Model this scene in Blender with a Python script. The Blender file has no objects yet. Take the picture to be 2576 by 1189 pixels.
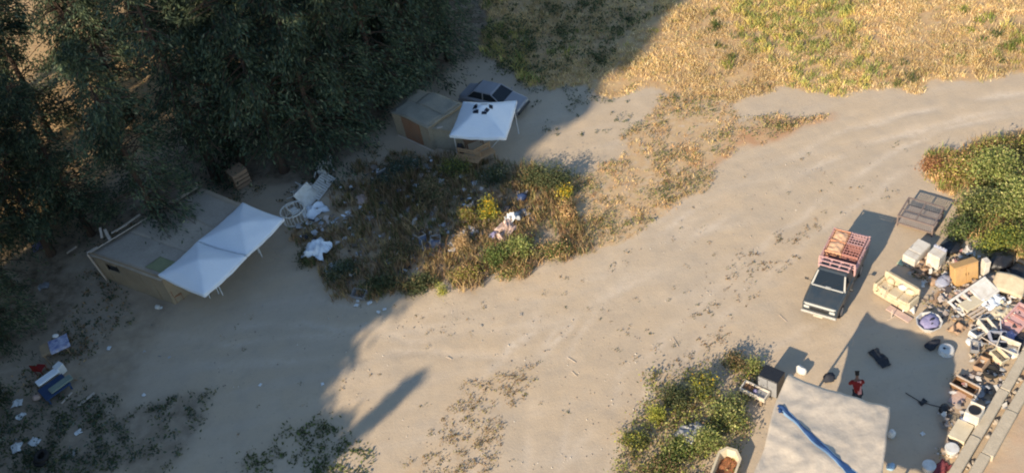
import bpy, math, random
import numpy as np
from mathutils import Vector, Matrix, noise

random.seed(7)
RNG = np.random.default_rng(11)
R = math.radians
scene = bpy.context.scene
COL = scene.collection

# ------------------------------------------------------------------ camera
CAM_H = 36.5
PITCH, ROLL, FPX = R(43), R(12.1), 2700.0          # FPX: focal length for a 2576 px wide frame
_F = Vector((0, math.cos(PITCH), -math.sin(PITCH)))
_R0 = Vector((1, 0, 0)); _U0 = Vector((0, math.sin(PITCH), math.cos(PITCH)))
_RX = math.cos(ROLL) * _R0 - math.sin(ROLL) * _U0
_UP = math.sin(ROLL) * _R0 + math.cos(ROLL) * _U0
cam_data = bpy.data.cameras.new('camera')
cam_data.sensor_width = 36.0
cam_data.lens = 36.0 * FPX / 2576.0
cam_data.clip_start = 0.5
cam_data.clip_end = 4000
cam = bpy.data.objects.new('camera', cam_data)
m = Matrix((( _RX.x, _UP.x, -_F.x, 0), (_RX.y, _UP.y, -_F.y, 0), (_RX.z, _UP.z, -_F.z, CAM_H), (0, 0, 0, 1)))
cam.matrix_world = m
COL.objects.link(cam)
scene.camera = cam

# ------------------------------------------------------------------ light
SUN_AZ, SUN_EL = R(43.5), R(25.5)      # shadows run towards SUN_AZ (from +X towards +Y)
w = bpy.data.worlds.new('World'); scene.world = w; w.use_nodes = True
nt = w.node_tree; bg = nt.nodes['Background']
sky = nt.nodes.new('ShaderNodeTexSky'); sky.sky_type = 'NISHITA'; sky.sun_disc = False
sky.sun_elevation = SUN_EL
sky.sun_rotation = math.pi / 2 - (SUN_AZ + math.pi)    # the sun stands opposite to the shadows
sky.air_density = 1.0; sky.dust_density = 0.0; sky.ozone_density = 1.0
nt.links.new(sky.outputs[0], bg.inputs[0]); bg.inputs[1].default_value = 0.135
sun_data = bpy.data.lights.new('sun', 'SUN'); sun_data.energy = 5.0; sun_data.angle = R(0.6)
sun_data.color = (1.0, 0.84, 0.62)
sun = bpy.data.objects.new('sun', sun_data); COL.objects.link(sun)
_d = Vector((math.cos(SUN_AZ) * math.cos(SUN_EL), math.sin(SUN_AZ) * math.cos(SUN_EL), -math.sin(SUN_EL)))
sun.rotation_euler = _d.to_track_quat('-Z', 'Y').to_euler(); sun.location = (-60, -60, 60)
vs = scene.view_settings
vs.view_transform = 'Standard'; vs.look = 'None'; vs.gamma = 1.0; vs.exposure = 0.6
vs.use_curve_mapping = False
scene.render.engine = 'CYCLES'
scene.cycles.max_bounces = 6
scene.cycles.filter_width = 2.0
scene.cycles.use_denoising = True

# ------------------------------------------------------------------ where things stand
def gz(x, y):
    """height of the ground"""
    z = 0.03 * math.sin(x * 0.31 + 1.3) * math.cos(y * 0.27)
    dx, dy = (x + 4.0) / 7.5, (y - 40.2) / 4.2
    z += 0.45 * math.exp(-(dx * dx + dy * dy) * 1.5)
    return z
def G(px, py, z=0.0):
    d = _F + (px - 1288) / FPX * _RX - (py - 594.5) / FPX * _UP
    t = (z - CAM_H) / d.z
    return Vector((d.x * t, d.y * t, z))
def ground_at(px, py, dz=0.0):
    p = G(px, py)
    for _ in range(3):
        p = G(px, py, gz(p.x, p.y))
    return Vector((p.x, p.y, p.z + dz))
def heading(a, b, z=0.0):
    d = G(*b, z) - G(*a, z)
    return math.atan2(d.y, d.x)

# ------------------------------------------------------------------ materials
MATS = {}
def mat(name, col, rough=0.8, col2=None, scale=3.0, amount=0.5, metal=0.0, bump=0.0, bscale=30.0, spec=0.3, fine=0.12, tint=False, trans=0.0):
    if name in MATS:
        return MATS[name]
    ma = bpy.data.materials.new(name); ma.use_nodes = True
    n, l = ma.node_tree.nodes, ma.node_tree.links
    b = n['Principled BSDF']
    b.inputs['Roughness'].default_value = rough
    b.inputs['Metallic'].default_value = metal
    b.inputs['Specular IOR Level'].default_value = spec
    tc = n.new('ShaderNodeTexCoord')
    if col2 is None:
        col2 = tuple(c * 0.62 for c in col)
    def nz(s, d, r=0.6):
        t = n.new('ShaderNodeTexNoise'); t.inputs['Scale'].default_value = s
        t.inputs['Detail'].default_value = d; t.inputs['Roughness'].default_value = r
        l.new(tc.outputs['Object'], t.inputs['Vector']); return t
    if tint:
        at = n.new('ShaderNodeAttribute'); at.attribute_name = 'tint'
        src = at.outputs['Color']
    else:
        t1 = nz(scale, 5)
        rp = n.new('ShaderNodeValToRGB')
        rp.color_ramp.elements[0].position = 0.5 - 0.22; rp.color_ramp.elements[1].position = 0.5 + 0.22
        l.new(t1.outputs['Fac'], rp.inputs['Fac'])
        mul = n.new('ShaderNodeMath'); mul.operation = 'MULTIPLY'; mul.inputs[1].default_value = amount
        l.new(rp.outputs['Color'], mul.inputs[0])
        mx = n.new('ShaderNodeMix'); mx.data_type = 'RGBA'
        l.new(mul.outputs[0], mx.inputs['Factor'])
        mx.inputs['A'].default_value = (*col, 1); mx.inputs['B'].default_value = (*col2, 1)
        t2 = nz(scale * 9, 3)
        hs = n.new('ShaderNodeHueSaturation')
        mr = n.new('ShaderNodeMapRange'); mr.inputs['To Min'].default_value = 1 - fine * 2; mr.inputs['To Max'].default_value = 1 + fine * 2
        l.new(t2.outputs['Fac'], mr.inputs['Value']); l.new(mr.outputs[0], hs.inputs['Value'])
        l.new(mx.outputs['Result'], hs.inputs['Color'])
        src = hs.outputs['Color']
    l.new(src, b.inputs['Base Color'])
    if bump:
        t3 = nz(bscale, 4)
        bp = n.new('ShaderNodeBump'); bp.inputs['Strength'].default_value = bump; bp.inputs['Distance'].default_value = 0.03
        l.new(t3.outputs['Fac'], bp.inputs['Height']); l.new(bp.outputs[0], b.inputs['Normal'])
    if trans:
        tr = n.new('ShaderNodeBsdfTranslucent'); l.new(src, tr.inputs['Color'])
        ms = n.new('ShaderNodeMixShader'); ms.inputs[0].default_value = trans
        l.new(b.outputs[0], ms.inputs[1]); l.new(tr.outputs[0], ms.inputs[2])
        l.new(ms.outputs[0], n['Material Output'].inputs['Surface'])
    MATS[name] = ma
    return ma

LEAF = mat('foliage', (0.1, 0.1, 0.1), 0.7, tint=True, trans=0.25, spec=0.2)
STRAW = mat('straw', (0.1, 0.1, 0.1), 0.8, tint=True, trans=0.2, spec=0.15)
BARK = mat('bark', (0.10, 0.065, 0.045), 0.95, (0.05, 0.035, 0.028), 6, 0.7, bump=0.8, bscale=20)
CANVAS = mat('white_canvas', (0.84, 0.88, 0.92), 0.75, (0.76, 0.80, 0.84), 1.2, 0.35, bump=0.15, bscale=4, fine=0.03, trans=0.05)
WPLASTIC = mat('white_plastic', (0.70, 0.69, 0.66), 0.55, (0.42, 0.37, 0.30), 3.5, 0.7, fine=.1)
WENAMEL = mat('white_enamel', (0.72, 0.68, 0.60), 0.5, (0.44, 0.35, 0.25), 2.6, 0.75, fine=0.1)
CREAM = mat('cream_foam', (0.68, 0.57, 0.39), 0.9, (0.40, 0.30, 0.19), 3.2, 0.75, bump=0.5)
CREAMP = mat('cream_paint', (0.66, 0.58, 0.42), 0.6, (0.42, 0.32, 0.2), 2.5, 0.5)
TARP = mat('faded_tarpaulin', (0.53, 0.46, 0.375), 0.85, (0.44, 0.375, 0.30), 0.7, 0.5, bump=0.5, bscale=7, fine=0.08)
TARPB = mat('blue_tarpaulin', (0.035, 0.10, 0.26), 0.6, (0.012, 0.025, 0.08), 2.5, 0.8)
PALEB = mat('pale_blue_tarpaulin', (0.35, 0.52, 0.66), 0.6, (0.2, 0.33, 0.5), 2, 0.6)
SHEETG = mat('grey_sheeting', (0.46, 0.385, 0.30), 0.85, (0.34, 0.28, 0.22), 0.8, 0.7, bump=0.3, bscale=6)
SHEETT = mat('tan_sheeting', (0.34, 0.29, 0.21), 0.85, (0.24, 0.21, 0.16), 1.0, 0.7, bump=0.3, bscale=6)
BOARDT = mat('tan_board', (0.36, 0.29, 0.20), 0.85, (0.25, 0.19, 0.13), 1.2, 0.6, bump=0.2)
ORANGE = mat('orange_board', (0.30, 0.135, 0.065), 0.85, (0.23, 0.15, 0.10), 1.6, 0.8)
WOOD = mat('weathered_wood', (0.38, 0.27, 0.16), 0.85, (0.22, 0.15, 0.09), 3, 0.6, bump=0.4)
PALEW = mat('pale_wood', (0.62, 0.52, 0.42), 0.8, (0.40, 0.30, 0.22), 3, 0.5, bump=0.3)
BROWNW = mat('brown_wood', (0.22, 0.12, 0.06), 0.8, (0.12, 0.065, 0.035), 3, 0.6)
YELLOWW = mat('yellow_wood', (0.58, 0.35, 0.13), 0.75, (0.44, 0.27, 0.14), 2.4, 0.8, fine=.12)
STEEL = mat('dull_steel', (0.42, 0.42, 0.43), 0.45, (0.25, 0.23, 0.22), 5, 0.5, metal=0.5)
WSTEEL = mat('white_tube', (0.68, 0.69, 0.70), 0.5, (0.4, 0.38, 0.36), 4, 0.4)
RUST = mat('rusty_steel', (0.20, 0.105, 0.07), 0.85, (0.11, 0.06, 0.045), 6, 0.7, metal=0.2, bump=0.3)
GALV = mat('grey_mesh_steel', (0.30, 0.28, 0.27), 0.7, (0.19, 0.15, 0.13), 6, 0.6, metal=0.3)
PINK = mat('pink_plastic', (0.50, 0.24, 0.20), 0.6, (0.34, 0.15, 0.12), 4, 0.6)
PINKP = mat('faded_pink_plastic', (0.58, 0.36, 0.34), 0.55, (0.44, 0.26, 0.25), 3, 0.5)
PEACH = mat('peach_plastic', (0.66, 0.36, 0.22), 0.55, (0.54, 0.27, 0.17), 4, 0.5)
TRUCKP = mat('slate_paint', (0.035, 0.055, 0.075), 0.38, (0.085, 0.085, 0.08), 2.4, 0.6, spec=0.5, fine=0.08)
SILVER = mat('silver_paint', (0.27, 0.28, 0.31), 0.4, (0.21, 0.21, 0.23), 1.5, 0.4, metal=0.3, fine=0.03)
GLASS = mat('dark_glass', (0.012, 0.018, 0.025), 0.04, (0.02, 0.025, 0.03), 2, 0.5, spec=0.35, fine=0.02)
RUBBER = mat('black_rubber', (0.02, 0.02, 0.021), 0.9, (0.04, 0.037, 0.034), 6, 0.5)
BLACK = mat('black_plastic', (0.014, 0.014, 0.017), 0.4, (0.03, 0.03, 0.032), 5, 0.5, spec=0.5, bump=0.6, bscale=12)
CHROME = mat('dull_chrome', (0.42, 0.40, 0.37), 0.5, (0.26, 0.24, 0.21), 6, 0.5, metal=0.15)
LAMP = mat('headlight_glass', (0.55, 0.54, 0.50), 0.3, (0.4, 0.38, 0.33), 5, 0.4)
INK = mat('black_ink', (0.012, 0.016, 0.03), 0.7, (0.03, 0.035, 0.05), 5, 0.4)
BLUEP = mat('blue_paint', (0.03, 0.06, 0.13), 0.6, (0.02, 0.05, 0.13), 3, 0.5)
BLUEC = mat('blue_cloth', (0.10, 0.14, 0.22), 0.9, (0.05, 0.07, 0.13), 5, 0.6)
GREYB = mat('grey_blue_plastic', (0.36, 0.38, 0.46), 0.6, (0.22, 0.22, 0.28), 6, 0.6)
LILAC = mat('lilac_cloth', (0.36, 0.33, 0.50), 0.9, (0.12, 0.11, 0.22), 6, 0.7)
REDC = mat('red_cloth', (0.24, 0.018, 0.016), 0.9, (0.10, 0.010, 0.010), 7, 0.5)
REDW = mat('pale_red_cloth', (0.62, 0.30, 0.28), 0.9, (0.48, 0.18, 0.16), 7, 0.5)
RAGP = mat('pale_pink_rag', (0.60, 0.45, 0.38), 0.95, (0.42, 0.28, 0.24), 5, 0.6, bump=0.5)
CARD = mat('cardboard', (0.42, 0.28, 0.18), 0.9, (0.30, 0.19, 0.12), 4, 0.5)
GREENP = mat('grey_green_pad', (0.24, 0.29, 0.24), 0.9, (0.16, 0.2, 0.17), 4, 0.6)
GREYS = mat('grey_sheet_metal', (0.36, 0.36, 0.37), 0.55, (0.22, 0.22, 0.23), 3, 0.6, metal=0.3)
CONC = mat('cream_concrete', (0.55, 0.47, 0.35), 0.92, (0.40, 0.33, 0.24), 2.2, 0.7, bump=0.6, bscale=14)
STONE = mat('field_stone', (0.46, 0.40, 0.33), 0.92, (0.32, 0.27, 0.22), 5, 0.6, bump=0.6, bscale=12)
EARTH = mat('rust_earth', (0.42, 0.17, 0.075), 0.95, (0.24, 0.11, 0.06), 5, 0.7, bump=0.8, bscale=18)
SKIN = mat('skin', (0.20, 0.105, 0.07), 0.6, (0.17, 0.09, 0.06), 5, 0.4, fine=0.03)
HAIR = mat('black_hair', (0.008, 0.008, 0.009), 0.6, (0.015, 0.014, 0.013), 20, 0.5)
PAPER = mat('paper', (0.72, 0.73, 0.72), 0.9, (0.55, 0.54, 0.5), 6, 0.4)
DARKC = mat('dark_cloth', (0.025, 0.028, 0.04), 0.9, (0.05, 0.05, 0.055), 6, 0.5)

# ------------------------------------------------------------------ mesh helpers
def tag(o, label=None, cat=None, group=None, kind=None):
    if label: o['label'] = label
    if cat: o['category'] = cat
    if group: o['group'] = group
    if kind: o['kind'] = kind
    return o
def empty(name, loc, rz=0.0, label=None, cat=None, group=None):
    o = bpy.data.objects.new(name, None); o.empty_display_size = 0.2
    COL.objects.link(o); o.location = loc; o.rotation_euler = (0, 0, rz)
    return tag(o, label, cat, group)
def link_mesh(name, me, ma, parent=None, smooth=False, loc=None, rz=0.0):
    o = bpy.data.objects.new(name, me); COL.objects.link(o)
    if ma is not None and not me.materials: me.materials.append(ma)
    if parent is not None: o.parent = parent
    if loc is not None: o.location = loc; o.rotation_euler = (0, 0, rz)
    if smooth:
        me.polygons.foreach_set('use_smooth', [True] * len(me.polygons))
    return o

class MB:
    def __init__(self): self.v = []; self.f = []
    def add(self, vs_, fs):
        k = len(self.v); self.v += [tuple(q) for q in vs_]; self.f += [tuple(i + k for i in q) for q in fs]; return self
    def box(self, c, s, rot=None, top=None):
        """top = (sx, sy, dx, dy): scale and shift of the upper face"""
        hx, hy, hz = s[0] / 2, s[1] / 2, s[2] / 2
        tx, ty, dx, dy = top or (1, 1, 0, 0)
        P = [(-hx, -hy, -hz), (hx, -hy, -hz), (hx, hy, -hz), (-hx, hy, -hz),
             (-hx * tx + dx, -hy * ty + dy, hz), (hx * tx + dx, -hy * ty + dy, hz), (hx * tx + dx, hy * ty + dy, hz), (-hx * tx + dx, hy * ty + dy, hz)]
        if rot is not None:
            if not isinstance(rot, Matrix): rot = Matrix.Rotation(rot, 3, 'Z')
            P = [rot @ Vector(q) for q in P]
        P = [(q[0] + c[0], q[1] + c[1], q[2] + c[2]) for q in P]
        return self.add(P, [(0, 3, 2, 1), (4, 5, 6, 7), (0, 1, 5, 4), (1, 2, 6, 5), (2, 3, 7, 6), (3, 0, 4, 7)])
    def rbox(self, c, s, r=0.03, rot=None):
        """box with chamfered edges (three stacked rings, eight corners each)"""
        hx, hy, hz = s[0] / 2, s[1] / 2, s[2] / 2; r = min(r, hx * .9, hy * .9, hz * .9)
        def ring(ix, iy, z):
            a, b = hx - ix, hy - iy; q = r
            return [(-a + q, -b, z), (a - q, -b, z), (a, -b + q, z), (a, b - q, z), (a - q, b, z), (-a + q, b, z), (-a, b - q, z), (-a, -b + q, z)]
        rings = [ring(r * .8, r * .8, -hz), ring(0, 0, -hz + r), ring(0, 0, hz - r), ring(r * .8, r * .8, hz)]
        if rot is not None and not isinstance(rot, Matrix): rot = Matrix.Rotation(rot, 3, 'Z')
        V = []
        for rg in rings:
            for q in rg:
                q = Vector(q)
                if rot is not None: q = rot @ q
                V.append((q[0] + c[0], q[1] + c[1], q[2] + c[2]))
        F = [tuple(range(7, -1, -1)), tuple(range(24, 32))]
        for k in range(3):
            for i in range(8):
                j = (i + 1) % 8
                F.append((k * 8 + i, k * 8 + j, k * 8 + 8 + j, k * 8 + 8 + i))
        return self.add(V, F)
    def tube(self, p0, p1, r0, r1=None, n=6):
        r1 = r0 if r1 is None else r1
        p0, p1 = Vector(p0), Vector(p1); d = p1 - p0
        if d.length < 1e-6: return self
        d.normalize(); a = d.orthogonal().normalized(); b = d.cross(a)
        V = []
        for p, r in ((p0, r0), (p1, r1)):
            V += [p + (a * math.cos(2 * math.pi * i / n) + b * math.sin(2 * math.pi * i / n)) * r for i in range(n)]
        F = [(i, (i + 1) % n, n + (i + 1) % n, n + i) for i in range(n)] + [tuple(range(n - 1, -1, -1)), tuple(range(n, 2 * n))]
        return self.add(V, F)
    def path(self, pts, r, n=6):
        for a, b in zip(pts[:-1], pts[1:]): self.tube(a, b, r, r, n)
        return self
    def lathe(self, prof, n=20, M=None, cap=True):
        V = []
        for r_, z in prof:
            for i in range(n):
                a = 2 * math.pi * i / n; V.append(Vector((r_ * math.cos(a), r_ * math.sin(a), z)))
        if M is not None: V = [M @ q for q in V]
        F = []
        for k in range(len(prof) - 1):
            for i in range(n):
                j = (i + 1) % n; F.append((k * n + i, k * n + j, (k + 1) * n + j, (k + 1) * n + i))
        if cap:
            F.append(tuple(range(n - 1, -1, -1))); F.append(tuple(range((len(prof) - 1) * n, len(prof) * n)))
        return self.add(V, F)
    def loft(self, rings, close=True):
        n = len(rings[0]); V = [q for rg in rings for q in rg]; F = []
        for k in range(len(rings) - 1):
            for i in range(n):
                j = (i + 1) % n; F.append((k * n + i, k * n + j, (k + 1) * n + j, (k + 1) * n + i))
        if close:
            F.append(tuple(range(n - 1, -1, -1))); F.append(tuple(range((len(rings) - 1) * n, len(rings) * n)))
        return self.add(V, F)
    def sheet(self, fn, nu, nv, thick=0.0):
        """fn(u, v) -> point; a sheet with thickness downwards"""
        V = [fn(i / nu, j / nv) for j in range(nv + 1) for i in range(nu + 1)]
        F = [(j * (nu + 1) + i, j * (nu + 1) + i + 1, (j + 1) * (nu + 1) + i + 1, (j + 1) * (nu + 1) + i) for j in range(nv) for i in range(nu)]
        if thick:
            k = len(V); V2 = [(q[0], q[1], q[2] - thick) for q in V]
            F2 = [tuple(i + k for i in reversed(q)) for q in F]
            edge = [i for i in range(nu + 1)] + [(j + 1) * (nu + 1) + nu for j in range(nv)] + [nv * (nu + 1) + nu - 1 - i for i in range(nu)] + [(nv - 1 - j) * (nu + 1) for j in range(nv - 1)]
            F3 = [(edge[i], edge[(i + 1) % len(edge)] , edge[(i + 1) % len(edge)] + k, edge[i] + k) for i in range(len(edge))]
            F3 = [tuple(reversed(q)) for q in F3]
            V = V + V2; F = F + F2 + F3
        return self.add(V, F)
    def mesh(self, name):
        me = bpy.data.meshes.new(name); me.from_pydata(self.v, [], self.f); me.update(); return me
    def build(self, name, ma, parent=None, smooth=False, loc=None, rz=0.0):
        return link_mesh(name, self.mesh(name), ma, parent, smooth, loc, rz)

def copy_tree(o, parent=None):
    c = o.copy(); COL.objects.link(c); c.parent = parent
    for ch in o.children: copy_tree(ch, c)
    return c
def N3(p, s=1.0, seed=0.0): return noise.noise(Vector((p[0] * s + seed, p[1] * s - seed * 0.7, (p[2] if len(p) > 2 else 0) * s + seed * 1.3)))

def crumpled(nu, nv, sx, sy, h, seed, amp=0.12, thick=0.006):
    """a crumpled sheet lying about the origin"""
    def fn(u, v):
        x, y = (u - .5) * sx, (v - .5) * sy
        e = 1 - min(1, (2 * abs(u - .5)) ** 3) * .5 - min(1, (2 * abs(v - .5)) ** 3) * .5
        z = h * max(0, e) * (0.5 + 0.9 * N3((x, y, 0), 2.2 / max(sx, sy) * 2, seed)) + amp * abs(N3((x, y, 0), 7 / max(sx, sy), seed + 5))
        x += 0.22 * sx * N3((x, y, 1), 2.6 / max(sx, sy), seed + 9); y += 0.22 * sy * N3((x, y, 2), 2.6 / max(sx, sy), seed + 13)
        return (x, y, max(0.012, z) + 0.01)
    return MB().sheet(fn, nu, nv, thick)
def lump(sx, sy, sz, seed, n=14, m=9, amp=0.28, flat=True):
    """a filled sack or heap"""
    rings = []
    mb = MB(); V = []; F = []
    for j in range(m + 1):
        t = math.pi * j / m
        for i in range(n):
            a = 2 * math.pi * i / n
            d = Vector((math.sin(t) * math.cos(a), math.sin(t) * math.sin(a), math.cos(t)))
            k = 1 + amp * N3(d, 1.7, seed) + amp * 0.5 * N3(d, 4.5, seed + 3)
            z = d.z * k * sz * .5 + sz * .42
            V.append((d.x * k * sx * .5, d.y * k * sy * .5, max(0.0, z) if flat else z))
    for j in range(m):
        for i in range(n):
            q = (i + 1) % n; F.append((j * n + i, (j + 1) * n + i, (j + 1) * n + q, j * n + q))
    return mb.add(V, F)

# ------------------------------------------------------------------ the ground
def polyG(pts): return np.array([tuple(G(*p))[:2] for p in pts])
def in_poly(P, X, Y):
    r = np.zeros(X.shape, bool); n = len(P); j = n - 1
    for i in range(n):
        xi, yi = P[i]; xj, yj = P[j]
        c = ((yi > Y) != (yj > Y)) & (X < (xj - xi) * (Y - yi) / (yj - yi + 1e-12) + xi)
        r ^= c; j = i
    return r
FIELD = polyG([(1150, -250), (1210, 120), (1330, 190), (1400, 225), (1480, 215), (1560, 245), (1640, 225), (1740, 262), (1850, 262), (1880, 222), (2000, 222), (2150, 228), (2300, 214), (2576, 202), (2900, 190), (2900, -700), (1100, -700)])
VERGE = polyG([(1660, 240), (1600, 320), (1540, 370), (1490, 440), (1420, 470), (1440, 560), (1480, 625), (1600, 590), (1690, 535), (1790, 455), (1880, 385), (1960, 345), (2080, 300), (2075, 282), (1950, 290), (1860, 310), (1840, 262), (1750, 245)])
REDDISH = polyG([(1830, 345), (1900, 320), (1990, 290), (2085, 282), (2080, 305), (1990, 340), (1880, 385), (1800, 440)])
MOUND = polyG([(725, 575), (760, 680), (830, 745), (950, 765), (1080, 745), (1200, 730), (1350, 690), (1450, 650), (1495, 610), (1450, 490), (1400, 440), (1310, 420), (1240, 415), (1120, 395), (1000, 385), (900, 420), (840, 480), (830, 540)])
RBUSH = polyG([(2315, 440), (2340, 395), (2440, 365), (2576, 345), (2800, 330), (2800, 660), (2576, 660), (2500, 640), (2420, 610), (2390, 560), (2380, 480)])
LOWLEFT = polyG([(-60, 1010), (60, 1000), (200, 985), (330, 1010), (540, 985), (520, 1040), (450, 1110), (390, 1200), (-60, 1260)])
LOWMID = polyG([(550, 1260), (600, 1150), (680, 1080), (800, 1060), (900, 1090), (940, 1140), (940, 1260)])
STRIP = polyG([(930, 1260), (1050, 1130), (1130, 1060), (1180, 970), (1260, 920), (1345, 910), (1360, 960), (1290, 1010), (1250, 1080), (1210, 1200), (1200, 1260)])
TRUCKW = polyG([(1640, 970), (1700, 860), (1790, 760), (1840, 680), (1900, 620), (2060, 545), (2100, 575), (2000, 660), (1920, 740), (1850, 830), (1790, 900), (1690, 985)])
SHELTB = polyG([(1530, 1260), (1540, 1120), (1600, 1040), (1680, 960), (1790, 885), (1895, 885), (1925, 945), (1915, 1060), (1860, 1130), (1800, 1260)])
FOREST = polyG([(1230, -500), (1215, 130), (1050, 215), (930, 360), (820, 450), (690, 470), (480, 475), (200, 630), (190, 760), (120, 830), (40, 900), (-600, 1100), (-900, -500)])
YARDR = polyG([(2380, 780), (2576, 740), (2700, 760), (2700, 900), (2530, 900), (2440, 1080), (2380, 1180), (2330, 1180), (2440, 960), (2460, 870)])
BEYOND = polyG([(2600, 900), (2560, 990), (2440, 1200), (2440, 1500), (3200, 1500), (3200, 900)])

def axis(lo, hi, step, far):
    a = np.arange(lo, hi + step / 2, step); out = []
    s, x = step, hi
    while x < far: s *= 1.35; x += s; out.append(x)
    neg = []; s, x = step, lo
    while x > -far: s *= 1.35; x -= s; neg.append(x)
    return np.array(neg[::-1] + list(a) + out)
XS, YS = axis(-40, 40, 0.18, 1500), axis(12, 84, 0.18, 1500)
GX, GY = np.meshgrid(XS, YS)
def vnoise(X, Y, s, seed):
    """cheap value noise"""
    def h(i, j):
        k = (i * 374761393 + j * 668265263 + seed * 974711) & 0xFFFFFFFF
        k = ((k ^ (k >> 13)) * 1274126177) & 0xFFFFFFFF
        return ((k ^ (k >> 16)) & 0xFFFF) / 65535.0
    x, y = X * s, Y * s
    i, j = np.floor(x).astype(np.int64), np.floor(y).astype(np.int64); u, v = x - i, y - j
    u = u * u * (3 - 2 * u); v = v * v * (3 - 2 * v)
    return (h(i, j) * (1 - u) + h(i + 1, j) * u) * (1 - v) + (h(i, j + 1) * (1 - u) + h(i + 1, j + 1) * u) * v
def gz_np(X, Y):
    z = 0.03 * np.sin(X * 0.31 + 1.3) * np.cos(Y * 0.27)
    dx, dy = (X + 4.0) / 7.5, (Y - 40.2) / 4.2
    return z + 0.45 * np.exp(-(dx * dx + dy * dy) * 1.5)
WX = GX + (vnoise(GX, GY, 0.8, 1) - .5) * 1.6; WY = GY + (vnoise(GX, GY, 0.8, 2) - .5) * 1.6
GZ = gz_np(GX, GY) + (vnoise(GX, GY, 0.9, 3) - .5) * 0.03 + (vnoise(GX, GY, 3.1, 4) - .5) * 0.02
def rut_field(X, Y):
    out = np.zeros(X.shape)
    for path, amp in (([(2700, 250), (2400, 285), (2150, 350), (1950, 450), (1650, 640), (1400, 800), (1250, 980), (1130, 1230)], 1.0),
                      ([(2700, 300), (2350, 360), (2050, 560), (1800, 780), (1600, 980), (1450, 1230)], .8),
                      ([(1750, 570), (1400, 780), (1050, 830), (760, 790), (560, 800)], .7), ([(1900, 480), (1700, 560), (1500, 720), (1400, 900), (1380, 1230)], .6), ([(1300, 860), (900, 870), (600, 900), (380, 880)], .6),
                      ([(2120, 700), (2090, 830), (1900, 960), (1700, 1230)], .5)):
        pts = [G(*p) for p in path]
        for off in (-.72, .72):
            best = np.full(X.shape, 9.0)
            for a, b in zip(pts[:-1], pts[1:]):
                d = Vector((b.x - a.x, b.y - a.y)); L = d.length; d /= L
                u = (X - a.x) * d.x + (Y - a.y) * d.y; v_ = -(X - a.x) * d.y + (Y - a.y) * d.x - off + .35 * np.sin(u * .35) * .6
                dd = np.sqrt(v_ ** 2 + np.maximum(0, np.maximum(-u, u - L)) ** 2); best = np.minimum(best, dd)
            out = np.maximum(out, amp * np.exp(-(best / .22) ** 2))
    return out
def soft(mask, n=2):
    a = mask.astype(float)
    for _ in range(n):
        b = a.copy(); b[1:-1, 1:-1] = (a[1:-1, 1:-1] * 2 + a[:-2, 1:-1] + a[2:, 1:-1] + a[1:-1, :-2] + a[1:-1, 2:]) / 6; a = b
    return a
ruts = rut_field(WX * .3 + GX * .7, WY * .3 + GY * .7) * np.clip(vnoise(GX, GY, .5, 77) * 1.6 - .25, 0, 1)
GZ = GZ - ruts * 0.035
inframe = (np.abs(GX) < 45) & (GY > 8) & (GY < 90)
straw = soft(in_poly(FIELD, WX, WY)) * 0.9
straw = np.maximum(straw, soft(in_poly(VERGE, WX, WY)) * 0.7)
straw = np.maximum(straw, soft(in_poly(MOUND, WX, WY)) * 0.55)
straw = np.maximum(straw, soft(in_poly(RBUSH, WX, WY)) * 0.9)
straw = np.maximum(straw, soft(in_poly(STRIP, WX, WY)) * 0.34)
straw = np.maximum(straw, soft(in_poly(TRUCKW, WX, WY)) * 0.15)
straw = np.maximum(straw, soft(in_poly(SHELTB, WX, WY)) * 0.45)
straw = np.where(inframe, straw, 0.6)
red = soft(in_poly(REDDISH, WX, WY)) * 0.9
red = np.maximum(red, soft(in_poly(YARDR, WX, WY)) * 0.35); red = np.maximum(red, soft(in_poly(BEYOND, WX, WY)) * 0.4)
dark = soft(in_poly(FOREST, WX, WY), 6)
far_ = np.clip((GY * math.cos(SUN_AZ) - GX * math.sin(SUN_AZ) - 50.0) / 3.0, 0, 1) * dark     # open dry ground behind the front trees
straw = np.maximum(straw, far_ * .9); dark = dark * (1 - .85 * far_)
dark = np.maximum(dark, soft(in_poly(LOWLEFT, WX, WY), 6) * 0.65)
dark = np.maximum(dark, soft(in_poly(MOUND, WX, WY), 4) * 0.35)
DARKLEFT = polyG([(480, 480), (230, 640), (300, 720), (430, 770), (380, 900), (300, 1000), (-100, 1020), (-100, 700), (190, 560)])  # darker brown ground at the left, round and below the large shack
dark = np.maximum(dark, soft(in_poly(DARKLEFT, WX, WY), 10) * 0.5)
nx, ny = len(XS), len(YS)
verts = np.stack([GX.ravel(), GY.ravel(), GZ.ravel()], 1)
ii = np.arange((nx - 1) * (ny - 1)); ci, cj = ii % (nx - 1), ii // (nx - 1); k0 = cj * nx + ci
faces = np.stack([k0, k0 + 1, k0 + nx + 1, k0 + nx], 1)
def fast_mesh(name, V, F, tint=None):
    me = bpy.data.meshes.new(name)
    V = np.asarray(V, np.float32); F = np.asarray(F, np.int32); k = F.shape[1]
    me.vertices.add(len(V)); me.vertices.foreach_set('co', V.ravel())
    me.loops.add(F.size); me.loops.foreach_set('vertex_index', F.ravel())
    me.polygons.add(len(F)); me.polygons.foreach_set('loop_start', np.arange(0, F.size, k, dtype=np.int32))
    me.polygons.foreach_set('loop_total', np.full(len(F), k, np.int32))
    me.update(calc_edges=True)
    if tint is not None:
        at = me.color_attributes.new('tint', 'FLOAT_COLOR', 'POINT')
        c = np.ones((len(V), 4), np.float32); c[:, :3] = tint; at.data.foreach_set('color', c.ravel())
    return me
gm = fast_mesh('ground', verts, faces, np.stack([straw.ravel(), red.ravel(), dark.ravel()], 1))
wa_ = gm.attributes.new('wear', 'FLOAT', 'POINT'); wa_.data.foreach_set('value', ruts.ravel().astype(np.float32))
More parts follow.
